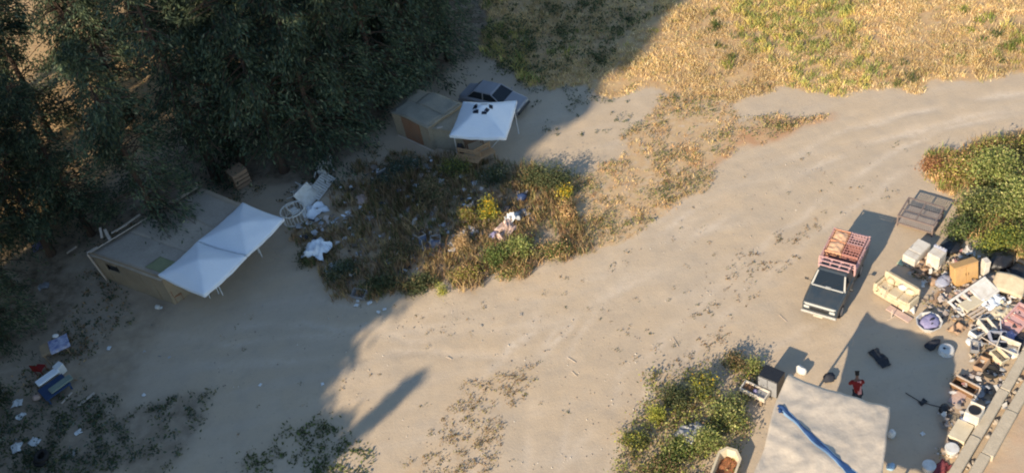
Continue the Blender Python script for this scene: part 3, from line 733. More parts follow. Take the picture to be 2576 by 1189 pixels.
shrub(1700, 1140, .6, .5, .6, 1100, LUSH + GREEN, .13, 'green bush below the grey metal sheet', SG)
shrub(1600, 1120, .5, .4, .55, 800, YGREEN + OLIVE, .12, 'yellowish bush at the lower left of the shelter thicket', SG)
shrub(1660, 1185, .8, .4, .5, 1100, BROWNG + GREEN, .12, 'brown bush at the bottom edge of the shelter thicket', SG)
shrub(1895, 925, .3, .3, .5, 350, LUSH, .11, 'small light green plant left of the grey box', SG)

# ------------------------------------------------------------------ shelters and shacks
def pyramid_canopy(C, z, rise, nu=26, sag=0.10, seed=1):
    """square canopy over four corners C (anticlockwise from above), four sloping faces that sag a little"""
    def fn(u, v):
        a = C[0].lerp(C[1], u).lerp(C[3].lerp(C[2], u), v)
        e = 1 - max(abs(2 * u - 1), abs(2 * v - 1))
        f = e ** 1.12
        h = z + rise * f
        edge = max(abs(2 * u - 1), abs(2 * v - 1)); other = min(abs(2 * u - 1), abs(2 * v - 1))
        h -= sag * (1 - other ** 2) * edge ** 4
        h += .035 * N3((a.x, a.y, 0), 1.6, seed) - .05 * abs(N3((a.x * .7 + a.y * .7, a.y * .3, 0), 2.2, seed + 3))
        return (a.x, a.y, h)
    return MB().sheet(fn, nu, nu, .008)
def valance(C, z, drop, sag=0.10, n=8):
    mb = MB()
    for k in range(4):
        A, B = C[k], C[(k + 1) % 4]
        def fn(u, v, A=A, B=B):
            q = A.lerp(B, u); o = (1 - (2 * u - 1) ** 2) * sag
            return (q.x, q.y, z - o - .012 - drop * v * (1 - .25 * math.sin(u * 9.4) ** 2))
        V = [fn(i / n, j) for j in (0, 1) for i in range(n + 1)]
        mb.add(V, [(i, i + 1, n + 2 + i, n + 1 + i) for i in range(n)])
    return mb
def leg_feet(root, feet, tops, r, ma, name='leg'):
    for a, b in zip(feet, tops): MB().tube(a, b, r, r, 8).build(name, ma, root)

# the two white canopies beside the large shack
def gazebo(corners, z, rise, feet, label, group, seed, extra=None, inset=.12):
    C = [G(*c, z) for c in corners]
    base = sum((Vector((c.x, c.y, 0)) for c in C), Vector()) / 4
    o = empty('gazebo', base, 0, label, 'gazebo', group)
    L = [c - base for c in C]; L = [Vector((q.x, q.y, 0)) for q in L]
    pyramid_canopy(L, z, rise, seed=seed).build('canopy', CANVAS, o, True)
    valance(L, z, .16).build('valance', CANVAS, o)
    for k in range(4):
        t = L[k] * (1 - (inset if not isinstance(inset, tuple) else inset[k]))
        f = feet[k] if feet and feet[k] is not None else None
        foot = (ground_at(*f) - base) if f else Vector((t.x, t.y, 0))
        if f and isinstance(inset, tuple): t = Vector((foot.x, foot.y, 0))
        MB().tube((foot.x, foot.y, gz(foot.x + base.x, foot.y + base.y)), (t.x, t.y, z - .03), .028, .028, 8).build('leg', WSTEEL, o)
        ia = .12 if isinstance(inset, tuple) else inset; a, b = L[k] * (1 - ia), L[(k + 1) % 4] * (1 - ia)
        mb = MB(); p, q = Vector((a.x, a.y, z - .22)), Vector((b.x, b.y, z - .22))
        for i in range(4):
            u0, u1 = p.lerp(q, i / 4), p.lerp(q, (i + 1) / 4)
            h0, h1 = (0, .16) if i % 2 else (.16, 0)
            mb.tube(u0 - Vector((0, 0, h0)), u1 - Vector((0, 0, h1)), .012, .012, 5)
            mb.tube(u0 - Vector((0, 0, h1)), u1 - Vector((0, 0, h0)), .012, .012, 5)
        mb.build('truss', WSTEEL, o)
    MB().tube((0, 0, z - .25), (0, 0, z + rise - .05), .02, .02, 6).build('king_post', WSTEEL, o)
    return o, L, z, rise
GG = 'white gazebos'
gazebo([(610, 508), (497, 605), (620, 640), (714, 548)], 2.2, .42, [None, None, (652, 636), None], 'upper of the two white canopies joined beside the large grey shack', GG, 3, inset=(.3, .55, .3, .85))
gazebo([(496, 607), (397, 690), (512, 742), (619, 642)], 2.2, .48, [None, None, (551, 738), None], 'lower of the two white canopies joined beside the large grey shack', GG, 8, inset=(.3, .85, .3, .85))
g3, L3, z3, r3 = gazebo([(1165, 255), (1130, 340), (1272, 346), (1300, 252)], 2.2, .85, [None, (1150, 384), (1228, 379), None], 'white gazebo with a black mark at its peak, beside the silver car', GG, 5)
mk = MB()          # black mark printed round the peak, a broken square ring
def on_canopy(u, v, dz=.014):
    a = L3[0].lerp(L3[1], u).lerp(L3[3].lerp(L3[2], u), v); e = 1 - max(abs(2 * u - 1), abs(2 * v - 1))
    return Vector((a.x, a.y, z3 + r3 * e ** 1.12 + dz + .012))
def stroke(u0, v0, u1, v1, wd):
    n_ = 5; d = Vector((u1 - u0, v1 - v0)).normalized(); s = Vector((-d.y, d.x)) * wd
    V = []
    for i in range(n_ + 1):
        u, v = u0 + (u1 - u0) * i / n_, v0 + (v1 - v0) * i / n_
        V += [on_canopy(u + s.x, v + s.y), on_canopy(u - s.x, v - s.y)]
    mk.add(V, [(2 * i, 2 * i + 1, 2 * i + 3, 2 * i + 2) for i in range(n_)])
for a_ in ((.38, .36, .50, .36, .03), (.60, .37, .60, .47, .03), (.40, .34, .38, .40, .025), (.38, .64, .47, .66, .03), (.50, .62, .60, .60, .03), (.62, .53, .62, .62, .022), (.37, .46, .37, .58, .022), (.62, .40, .56, .37, .02), (.44, .40, .52, .41, .018)):
    stroke(*a_)
mk.build('print', INK, g3)

# large grey shack
def wallsheet(A, B, z0, z1, n=10, seed=1, amp=.05, thick=.04):
    d = (B - A); nrm = Vector((-d.y, d.x, 0)).normalized()
    def pt(u, v, off):
        q = A.lerp(B, u) + nrm * (amp * N3((u * d.length, v * 2, 0), 1.2, seed) + off); return (q.x, q.y, z0 + (z1 - z0) * v)
    mb = MB(); m_ = 4
    V = [pt(i / n, j / m_, 0) for j in range(m_ + 1) for i in range(n + 1)] + [pt(i / n, j / m_, thick) for j in range(m_ + 1) for i in range(n + 1)]
    k = (n + 1) * (m_ + 1); F = []
    for j in range(m_):
        for i in range(n):
            q = j * (n + 1) + i; F += [(q, q + 1, q + n + 2, q + n + 1), (q + k, q + n + 1 + k, q + n + 2 + k, q + 1 + k)]
    for i in range(n):
        F += [(i, i + k, i + 1 + k, i + 1), (m_ * (n + 1) + i, m_ * (n + 1) + i + 1, m_ * (n + 1) + i + 1 + k, m_ * (n + 1) + i + k)]
    for j in range(m_):
        a, b = j * (n + 1), (j + 1) * (n + 1); F += [(a, b, b + k, a + k), (a + n, a + n + k, b + n + k, b + n)]
    return mb.add(V, F)
def roofsheet(C, z, rise, seed, nu=16, nv=12, amp=.06, thick=.05, over=.12):
    cen = sum(C, Vector()) / 4
    C = [c + (c - cen).normalized() * over for c in C]
    def fn(u, v):
        q = C[0].lerp(C[1], u).lerp(C[3].lerp(C[2], u), v)
        return (q.x, q.y, z + rise * (1 - abs(2 * u - 1)) + amp * N3((q.x, q.y, 0), .9, seed) + amp * .5 * N3((q.x, q.y, 0), 2.8, seed + 4))
    return MB().sheet(fn, nu, nv, thick)
ZR = 1.85
SC = [G(500, 475, ZR), G(228, 640, ZR), G(405, 702, ZR), G(640, 530, ZR)]
base = sum((Vector((c.x, c.y, 0)) for c in SC), Vector()) / 4
sh = empty('shack', base, 0, 'large grey brown sheet roofed shack under the overhanging conifers', 'shack')
SL = [Vector((c.x - base.x, c.y - base.y, 0)) for c in SC]
for a, b in ((0, 1), (2, 3), (3, 0)): wallsheet(SL[a], SL[b], 0, ZR - .04, seed=a + 2).build('wall', BOARDT, sh)
# front wall in boards, with a small dark window opening
A_, B_ = SL[1], SL[2]
for i in range(6):
    p, q = A_.lerp(B_, i / 6 + .004), A_.lerp(B_, (i + 1) / 6 - .004)
    if i == 1:
        wallsheet(p, q, 0, 1.05, 4, 31).build('board', BOARDT, sh); wallsheet(p, q, 1.52, ZR - .04, 4, 32, .01).build('board', BOARDT, sh)
        wn = wallsheet(p + Vector((.05, .06, 0)), q + Vector((.05, .06, 0)), 1.04, 1.53, 3, 33, .0, .02); wn.build('window', GLASS, sh)
    else:
        wallsheet(p, q, 0, ZR - .05 + .02 * (i % 2), 4, 20 + i).build('board', BOARDT, sh)
rf = roofsheet([SL[1], SL[2], SL[3], SL[0]], ZR + .02, .06, 3).build('roof', SHEETG, sh, True)
def overlay(C, z, v0, v1, u0, u1, seed, ma, par, amp=.06, rise=.06, lift=.022):
    def fn(u, v):
        u_, v_ = u0 + (u1 - u0) * u, v0 + (v1 - v0) * v
        q = C[0].lerp(C[1], u_).lerp(C[3].lerp(C[2], u_), v_)
        return (q.x, q.y, z + rise * (1 - abs(2 * u_ - 1)) + amp * N3((q.x, q.y, 0), .9, 3) + amp * .5 * N3((q.x, q.y, 0), 2.8, 7) + lift + .03 * abs(N3((q.x, q.y, 0), 4.5, seed)))
    return MB().sheet(fn, 14, 10, .012).build('sheet', ma, par, True)
SHEETG2 = mat('patched_grey_sheeting', (0.42, 0.36, 0.29), .85, (0.30, 0.25, 0.20), 1.1, .7, bump=.3, bscale=6)
RC = [SL[1], SL[2], SL[3], SL[0]]
overlay(RC, ZR + .02, .02, .36, .02, .98, 51, SHEETG2, rf); overlay(RC, ZR + .02, .33, .68, .02, .98, 53, SHEETG, rf, lift=.045); overlay(RC, ZR + .02, .64, .98, .02, .98, 55, SHEETG2, rf)
overlay(RC, ZR + .02, .05, .20, .72, .96, 57, mat('olive_patch', (0.26, 0.27, 0.14), .9, (.2, .2, .12), 4, .6), rf, lift=.07)
lp = MB(); lp.path([(SL[1].x, SL[1].y, ZR + .12), ((SL[1].x + SL[2].x) / 2, (SL[1].y + SL[2].y) / 2, ZR + .17), (SL[2].x, SL[2].y, ZR + .12)], .03, 6); lp.build('batten', WOOD, rf)
lp = MB().path([(SL[0].x, SL[0].y, ZR + .13), (SL[1].x, SL[1].y, ZR + .12)], .03, 6); lp.build('batten', PALEW, rf)
p0 = ground_at(272, 708) - base; MB().tube((p0.x, p0.y, -.05), (SL[1].x - .12, SL[1].y - .05, ZR + .1), .05, .045, 8).build('prop_pole', PALEW, sh)
o = empty('leaning_panel', ground_at(425, 752), heading((405, 702), (615, 515)), 'tan door panel standing at the front corner of the large grey shack', 'panel')
MB().rbox((.35, 0, .75), (.8, .05, 1.5), .015).build('board', BOARDT, o); MB().box((.35, -.035, .75), (.7, .02, .06)).build('rail', WOOD, o)
o = empty('chair', ground_at(452, 752), .4, 'rust orange chair under the lower white canopy', 'chair')
MB().rbox((0, 0, .42), (.42, .42, .05), .02).build('seat', ORANGE, o); MB().rbox((-.2, 0, .68), (.04, .42, .4), .015).build('backrest', ORANGE, o)
for sx in (-.18, .18):
    for sy in (-.18, .18): MB().tube((sx, sy, 0), (sx, sy, .42), .018, .018, 6).build('leg', ORANGE, o)

# tan shack behind the gazebo
ZT = 1.7
TC = [G(1050, 226, ZT), G(985, 282, ZT), G(1075, 320, ZT), G(1160, 262, ZT)]
base = sum((Vector((c.x, c.y, 0)) for c in TC), Vector()) / 4
ts = empty('shack', base, 0, 'tan sheet covered shack with a rust coloured wall, left of the marked gazebo', 'shack')
TL = [Vector((c.x - base.x, c.y - base.y, 0)) for c in TC]
wallsheet(TL[0], TL[1], 0, ZT, seed=3).build('wall', BOARDT, ts)
for i in range(4):
    p, q = TL[1].lerp(TL[2], i / 4 + .006), TL[1].lerp(TL[2], (i + 1) / 4 - .006)
    wallsheet(p, q, 0, ZT - .02 - .015 * (i % 2), 4, 40 + i).build('board', ORANGE if i in (1, 2) else BOARDT, ts)
for a, b in ((2, 3), (3, 0)): wallsheet(TL[a], TL[b], 0, ZT - .03, seed=a + 5).build('wall', SHEETT, ts)
rf = roofsheet([TL[1], TL[2], TL[3], TL[0]], ZT, .14, 6, amp=.08).build('roof', SHEETT, ts, True)
SHEETT2 = mat('patched_tan_sheeting', (0.30, 0.27, 0.21), .85, (0.21, 0.19, 0.15), 1.3, .7, bump=.3, bscale=6)
def overlay2(v0, v1, u0, u1, seed, lift):
    C = [TL[1], TL[2], TL[3], TL[0]]
    def fn(u, v):
        u_, v_ = u0 + (u1 - u0) * u, v0 + (v1 - v0) * v; q = C[0].lerp(C[1], u_).lerp(C[3].lerp(C[2], u_), v_)
        return (q.x, q.y, ZT + .14 * (1 - abs(2 * u_ - 1)) + .08 * N3((q.x, q.y, 0), .9, 6) + .04 * N3((q.x, q.y, 0), 2.8, 10) + lift + .05 * abs(N3((q.x, q.y, 0), 3.5, seed)))
    MB().sheet(fn, 12, 10, .012).build('sheet', SHEETT2, rf, True)
overlay2(.0, .55, .02, .98, 61, .03); overlay2(.5, 1.0, .3, .98, 63, .055)
MB().path([(TL[1].x, TL[1].y, .06), (TL[2].x * 1.02, TL[2].y * 1.02, .06)], .05, 6).build('sill_pole', PALEW, ts)
# lower lean-to between the shack and the gazebo
LC = [G(1078, 262, 1.45), G(1074, 322, 1.45), G(1142, 330, 1.45), G(1165, 262, 1.45)]
base = sum((Vector((c.x, c.y, 0)) for c in LC), Vector()) / 4
lt = empty('lean_to', base, 0, 'grey tan lean-to joining the tan shack to the marked gazebo', 'lean-to')
LL = [Vector((c.x - base.x, c.y - base.y, 0)) for c in LC]
wallsheet(LL[1], LL[2], 0, 1.42, 8, 5).build('wall', SHEETT, lt); wallsheet(LL[2], LL[3], 0, 1.42, 8, 6).build('wall', SHEETT, lt); wallsheet(LL[3], LL[0], 0, 1.42, 8, 7).build('wall', SHEETT, lt)
roofsheet([LL[1], LL[2], LL[3], LL[0]], 1.47, .05, 9, amp=.07, over=.06).build('roof', SHEETT, lt, True)
for t in (.3,): MB().rbox(((LL[1].lerp(LL[2], .5)).x, (LL[1].lerp(LL[2], .5)).y + .05, 1.56), (.32, .14, .02), .006).build('patch', PALEW, lt)

# tarpaulin shelter at the bottom right
ZS = 3.3
SA, SB = G(1985, 945, ZS), G(2240, 1020, ZS)
SD = (G(1890, 1189, ZS) - SA).normalized(); SE = (G(2220, 1189, ZS) - SB).normalized()
base = Vector(((SA.x + SB.x) / 2, (SA.y + SB.y) / 2, 0)) + SD * 2.5; base.z = 0
tsx = empty('shelter', base, 0, 'beige tarpaulin shelter with a folded blue sheet across its roof', 'shelter')
a0, b0 = SA - base, SB - base; Ld = 6.8
def tarp_pt(u, v, lift=0.0):
    q = (a0 + SD * Ld * v).lerp(b0 + SE * Ld * v, u)
    q = q + Vector((0, 0, 0))
    z = ZS + .10 * math.sin(math.pi * v * 1.6) - .16 * math.sin(math.pi * u) * math.sin(math.pi * min(1, v * 2.2)) * .6
    z += .07 * N3((q.x, q.y, 0), .8, 4) - .07 * abs(N3((q.x * .9 + q.y * .5, q.y * .35 - q.x * .2, 0), 1.5, 14)) - .05 * abs(N3((q.x * .4, q.y * 1.2, 0), 2.6, 24)) + .05 * N3((q.x * .6 + q.y * .8, q.y * 2.2 - q.x * 1.4, 0), 1.3, 8)
    d = min(u, 1 - u, v); 
    if v < .05: z -= .10 * (1 - v / .05) ** 2 * (.6 + .6 * N3((u * 7, 0, 0), 1, 3)) 
    # raised peak at the corner, slumping left edge
    cx = math.exp(-((u / .10) ** 2 + (v / .07) ** 2)); z += .22 * cx
    z += .035 * math.sin(u * 46 + 5 * N3((u * 4, v * 4, 0), 1, 2)) * math.exp(-(((v - .55) / .08) ** 2)) * (1 - u)
    x_off = -.10 * math.sin(v * 8.5) * (1 - u)
    q = q + (SA - SB).normalized() * (-x_off)
    return Vector((q.x, q.y, z + lift))
MB().sheet(lambda u, v: tuple(tarp_pt(u, v)), 46, 60, .012).build('roof', TARP, tsx, True)
def flap(A, B, drop, n=14, seed=1, ou=0.0):
    def fn(u, v):
        q = A(u); k = 1 + .35 * N3((u * 6, 0, 0), 1, seed)
        return (q.x + .02 * math.sin(u * 30) * v, q.y - .02 * v, q.z - .02 - drop * v * k)
    V = [fn(i / n, j / 2) for j in range(3) for i in range(n + 1)]
    return MB().add(V, [(j * (n + 1) + i, j * (n + 1) + i + 1, (j + 1) * (n + 1) + i + 1, (j + 1) * (n + 1) + i) for j in range(2) for i in range(n)])
flap(lambda u: tarp_pt(u, 0), None, .22, 18, 2).build('front_flap', TARP, tsx)
flap(lambda u: tarp_pt(0, u), None, .30, 22, 5).build('side_flap', TARP, tsx)
flap(lambda u: tarp_pt(1, u), None, .24, 22, 7).build('side_flap', TARP, tsx)
def band(u0, v0, u1, v1, w0, w1, lift, ma, name, n=26, ph=0, bulge=.05):
    pts = []
    d = Vector((u1 - u0, (v1 - v0) * 1.7)); s = Vector((-d.y, d.x)).normalized()
    m_ = 6
    V = []
    for i in range(n + 1):
        t = i / n; w_ = w0 + (w1 - w0) * t + .008 * math.sin(t * 17 + ph); uc = u0 + (u1 - u0) * t + .003 * math.sin(t * 9 + ph); vc = v0 + (v1 - v0) * t
        for j in range(m_ + 1):
            k_ = j / m_ * 2 - 1
            V.append(tarp_pt(uc + s.x * w_ * k_, vc + s.y * w_ * k_ / 1.7, lift + bulge * (1 - k_ * k_) * (.7 + .6 * math.sin(t * 23 + ph))))
    return MB().add(V, [(i * (m_ + 1) + j, (i + 1) * (m_ + 1) + j, (i + 1) * (m_ + 1) + j + 1, i * (m_ + 1) + j + 1) for i in range(n) for j in range(m_)]).build(name, ma, tsx, True)
band(.055, .225, 1.02, .60, .026, .042, .012, PALEB, 'pale_fold', ph=1, bulge=.012)
band(.060, .222, 1.03, .607, .017, .030, .030, TARPB, 'blue_fold', ph=2)
band(.045, .215, .075, .265, .022, .02, .02, TARPB, 'blue_fold', n=6, ph=5)
for u, v in ((.03, .02), (.97, .02), (.03, .5), (.97, .5), (.03, .97), (.97, .97), (.5, .02)):
    q = tarp_pt(u, v); MB().tube((q.x, q.y, -.05), (q.x, q.y, q.z - .16), .05, .045, 8).build('post', WOOD, tsx)
for u in (.03, .97):
    MB().path([tarp_pt(u, v, -.17) for v in (.02, .25, .5, .75, .97)], .035, 6).build('rail', WOOD, tsx)
MB().path([tarp_pt(u, .03, -.17) for u in (.03, .3, .6, .97)], .035, 6).build('rail', WOOD, tsx)

# ------------------------------------------------------------------ vehicles
def wheel(root, x, y, r, wd, side):
    M_ = Matrix.Translation((x, y, r)) @ Matrix.Rotation(math.pi / 2, 4, 'X')
    t = MB().lathe([(r * .62, -wd / 2), (r * .93, -wd / 2), (r, -wd * .3), (r, wd * .3), (r * .93, wd / 2), (r * .62, wd / 2)], 22, M_).build('wheel', RUBBER, root, True)
    s = -1 if side < 0 else 1
    M2 = Matrix.Translation((x, y + s * (wd / 2 + .004), r)) @ Matrix.Rotation(math.pi / 2, 4, 'X')
    MB().lathe([(r * .60, -.01), (r * .60, .01), (r * .2, .02), (r * .18, .03)], 18, M2).build('rim', STEEL, t)
def ringx(x, pts): return [(x, y, z) for y, z in pts]
def body_sec(x, hw, z0, z1, cr=.08):
    return [(x, -hw + .04, z0), (x, hw - .04, z0), (x, hw, z0 + .12), (x, hw, z1 - cr), (x, hw - cr, z1), (x, -hw + cr, z1), (x, -hw, z1 - cr), (x, -hw, z0 + .12)]
def pickup(loc, rz):
    o = empty('pickup_truck', loc, rz, 'slate blue pickup truck loaded with pink crates on the sand', 'pickup truck')
    MB().loft([body_sec(2.42, .70, .36, .84), body_sec(2.34, .76, .32, .92), body_sec(1.85, .79, .30, .96), body_sec(1.10, .80, .30, 1.0), body_sec(-.42, .80, .30, 1.0)]).build('body', TRUCKP, o)
    MB().loft([[(2.30, -.66, .925), (2.30, .66, .925), (2.30, .60, .945), (2.30, -.60, .945)], [(1.75, -.69, .965), (1.75, .69, .965), (1.75, .62, 1.0), (1.75, -.62, 1.0)], [(1.14, -.71, 1.005), (1.14, .71, 1.005), (1.14, .66, 1.035), (1.14, -.66, 1.035)]]).build('hood', TRUCKP, o)
    cab = MB().loft([[(1.02, -.76, .99), (1.02, .76, .99), (-.40, .76, .99), (-.40, -.76, .99)], [(.48, -.62, 1.52), (.48, .62, 1.52), (-.30, .62, 1.52), (-.30, -.62, 1.52)], [(.36, -.55, 1.57), (.36, .55, 1.57), (-.24, .55, 1.57), (-.24, -.55, 1.57)]]).build('cab', TRUCKP, o)
    nrm = Vector((.53, 0, .54)).normalized() * .008
    def q4(P, off): return MB().add([Vector(p) + off for p in P] , [(0, 1, 2, 3)])
    ws = MB().add([Vector(p) + nrm for p in ((1.06, -.66, 1.045), (1.06, .66, 1.045), (.47, .55, 1.535), (.47, -.55, 1.535))], [(0, 1, 2, 3)]).build('windscreen', GLASS, o)
    for s in (-1, 1):
        off = Vector((0, s * .012, .004))
        pts = [(.86, s * .742, 1.04), (.30, s * .742, 1.04), (.30, s * .655, 1.42), (.50, s * .655, 1.42)]
        MB().add([Vector(p) + off for p in pts], [(0, 1, 2, 3) if s < 0 else (3, 2, 1, 0)]).build('side_window', GLASS, o)
        d = MB().rbox((.32, s * .804, .68), (1.0, .016, .5), .006).build('door', TRUCKP, o)
        MB().rbox((-.06, s * .822, .84), (.12, .02, .03), .006).build('handle', CHROME, d)
        mi = MB().tube((.86, s * .77, 1.06), (.9, s * .93, 1.14), .012, .012, 5).rbox((.9, s * .98, 1.16), (.05, .17, .12), .02).build('mirror', BLACK, o)
        MB().rbox((2.425, s * .56, .72), (.05, .24, .14), .02).build('headlight', LAMP, o)
        wheel(o, 1.20, s * .70, .33, .2, s); wheel(o, -1.45, s * .70, .33, .2, s)
    # pale strip colours in the glare at the windscreen base; wipers
    cw = MB().rbox((1.075, 0, 1.052), (.12, 1.40, .026), .01).build('cowl_glare', LAMP, o); MB().rbox((1.09, .02, 1.075), (.16, .24, .03), .01).build('dash_blob', LAMP, o)  # second piece: plain pale blob at the dash centre
    for y in (-.36, .36): MB().loft([[(2.2, y - .05, .95), (2.2, y + .05, .95), (2.2, y + .03, .962), (2.2, y - .03, .962)], [(1.2, y - .05, 1.028), (1.2, y + .05, 1.028), (1.2, y + .03, 1.046), (1.2, y - .03, 1.046)]]).build('hood_rib', TRUCKP, o)
    MB().tube((1.03, -.40, 1.07), (.80, -.05, 1.27), .010).build('wiper', BLACK, o); MB().tube((1.03, .1, 1.07), (.80, .45, 1.27), .010).build('wiper', BLACK, o)
    MB().rbox((2.43, 0, .70), (.04, .8, .18), .01).build('grille', BLACK, o)
    bm_ = MB().rbox((2.52, 0, .50), (.14, 1.56, .13), .03).build('bumper', CHROME, o)
    MB().rbox((2.60, 0, .44), (.012, .40, .11), .004).build('number_plate', PALEW, o)
    MB().box((2.36, 0, .905), (.05, 1.40, .03)).build('nose_strip', LAMP, o)
    # load bed
    MB().box((-1.45, 0, .60), (1.98, 1.58, .06)).build('bed_floor', RUST, o)
    for s in (-1, 1): MB().rbox((-1.45, s * .785, .80), (1.98, .05, .46), .012).build('bed_side', TRUCKP, o)
    MB().rbox((-2.46, 0, .80), (.05, 1.60, .46), .012).build('tailgate', TRUCKP, o); MB().rbox((-.47, 0, .80), (.05, 1.54, .46), .012).build('headboard', TRUCKP, o)
    MB().box((-1.4, 0, .42), (2.0, .7, .16)).build('chassis', BLACK, o)
    rk = MB()
    for z in (1.12, 1.30, 1.48):
        for s in (-1, 1): rk.box((-1.45, s * .80, z), (2.02, .035, .05))
        rk.box((-2.47, 0, z), (.035, 1.62, .05))
    for x in (-2.47, -1.8, -1.12, -.45):
        for s in (-1, 1): rk.box((x, s * .80, 1.27), (.045, .05, .50))
    rk.build('rack', PINKP, o)
    fr = MB()
    for z in (1.36, 1.50, 1.64): fr.box((-.42, 0, z), (.04, 1.60, .05))
    for y in (-.78, -.26, .26, .78): fr.box((-.42, y, 1.31), (.05, .05, .7))
    for y in (-.62, -.2, .2, .62): fr.box((-.1, y, 1.615), (.62, .07, .035))
    fr.box((.2, 0, 1.65), (.06, 1.36, .04)); fr.box((-.12, 0, 1.65), (.06, 1.36, .04))
    fr.build('front_rack', PINKP, o)
    for ch_ in o.children:                       # short bonnet and cab
        for q in [ch_] + list(ch_.children):
            if q.name.split('.')[0] in ('wheel', 'rim'): continue
            for v_ in q.data.vertices:
                if v_.co.x > -.42: v_.co.x = -.42 + (v_.co.x + .42) * .78
    return o
tloc = (ground_at(2055, 812) + ground_at(2170, 632)) / 2
truck_h = heading((2155, 590), (2057, 790), .8)
tl0 = G(2057, 796, .45) - Vector((math.cos(truck_h), math.sin(truck_h), 0)) * 1.95; tloc = Vector((tl0.x, tl0.y, gz(tl0.x, tl0.y)))
truck = pickup(tloc, truck_h)
def crate_mesh(L, W, Hh):
    mb = MB(); t = .016
    for i in range(5): mb.box(((-L / 2 + .03) + (L - .06) * i / 4, 0, .012), (.035, W - .02, .014))
    for i in range(6): mb.box((0, (-W / 2 + .03) + (W - .06) * i / 5, .026), (L - .02, .03, .012))
    for s in (-1, 1):
        for z in (.05, Hh * .42, Hh * .70, Hh - .025):
            mb.box((0, s * (W / 2 - t / 2), z), (L, t, .045)); mb.box((s * (L / 2 - t / 2), 0, z), (t, W - 2 * t - .004, .045))
        for i in range(5):
            mb.box((-L / 2 + .02 + (L - .04) * i / 4, s * (W / 2 - t / 2 + .003), Hh / 2), (.035, t, Hh)); mb.box((s * (L / 2 - t / 2 + .003), -W / 2 + .03 + (W - .06) * i / 4, Hh / 2), (t, .035, Hh))
    return mb.mesh('plastic_crate')
CRM = {}
for nm, ma in (('a', PINK), ('b', PINKP), ('c', PEACH)):
    me = crate_mesh(.70, .70, .30); me.materials.append(ma); CRM[nm] = me
TM = Matrix.Translation(tloc) @ Matrix.Rotation(truck_h, 4, 'Z')
CG = 'crates on the pickup'
def crate(x, y, z, kind, label, tilt=0.0, flip=False):
    p = TM @ Vector((x, y, z)); o = link_mesh('plastic_crate', CRM[kind], None, None, loc=p, rz=truck_h + tilt)
    if flip: o.rotation_euler.x = math.pi; o.location.z += .30
    tag(o, label, 'crate', CG)
    return o
ROWX = (-2.06, -1.32, -.80)
for col, y in enumerate((-.37, .37)):
    for r_, x in enumerate(ROWX[:2]):
        for lay in range(3):
            z = .64 + lay * .305
            if lay == 2:
                side = 'right' if y > 0 else 'left'   # as seen in the picture
                lab = {('right', 0): 'faded pink crate, top of the rear right stack on the pickup', ('right', 1): 'pink crate, top of the middle right stack on the pickup',
                       ('left', 0): 'peach pink crate, top of the rear left stack on the pickup', ('left', 1): 'peach crate, top of the middle left stack on the pickup'}[(side, r_)]
                crate(x, y, z, {('right', 0): 'b', ('right', 1): 'a', ('left', 0): 'c', ('left', 1): 'c'}[(side, r_)], lab, random.uniform(-.03, .03), side == 'right')
            else:
                crate(x, y, z, 'a', 'pink crate stacked beneath other crates on the pickup bed', random.uniform(-.02, .02))
for y, lab in ((-.37, 'low pink crate at the front left of the pickup bed'), (.37, 'low pink crate at the front right of the pickup bed')):
    c = crate(-.74, y, .64, 'a', lab); c.scale = (.62, 1, 1)
    c = crate(-.74, y, .945, 'a', lab.replace('low pink crate', 'second pink crate up')); c.scale = (.62, 1, 1)
# peach goods filling two of the crates
for k_, (x, y, lab) in enumerate(((-1.32, -.37, 'peach sacking in the middle left crate on the pickup'), (-2.06, -.37, 'pale peach sacking in the rear left crate on the pickup'))):
    mb = MB().sheet(lambda u, v: ((u - .5) * .62, (v - .5) * .62, .25 + .06 * N3((u * 3, v * 3, k_), 1.3, 2 + k_) + .06 * math.sin(u * 3.1) * math.sin(v * 3.1)), 10, 10, .1)
    o = mb.build('sacking', mat('peach_sacking', (0.72, 0.46, 0.28), .9, (0.58, 0.32, 0.2), 5, .6, bump=.5), None, True, TM @ Vector((x, y, .64 + 2 * .305)), truck_h); tag(o, lab, 'sacking')

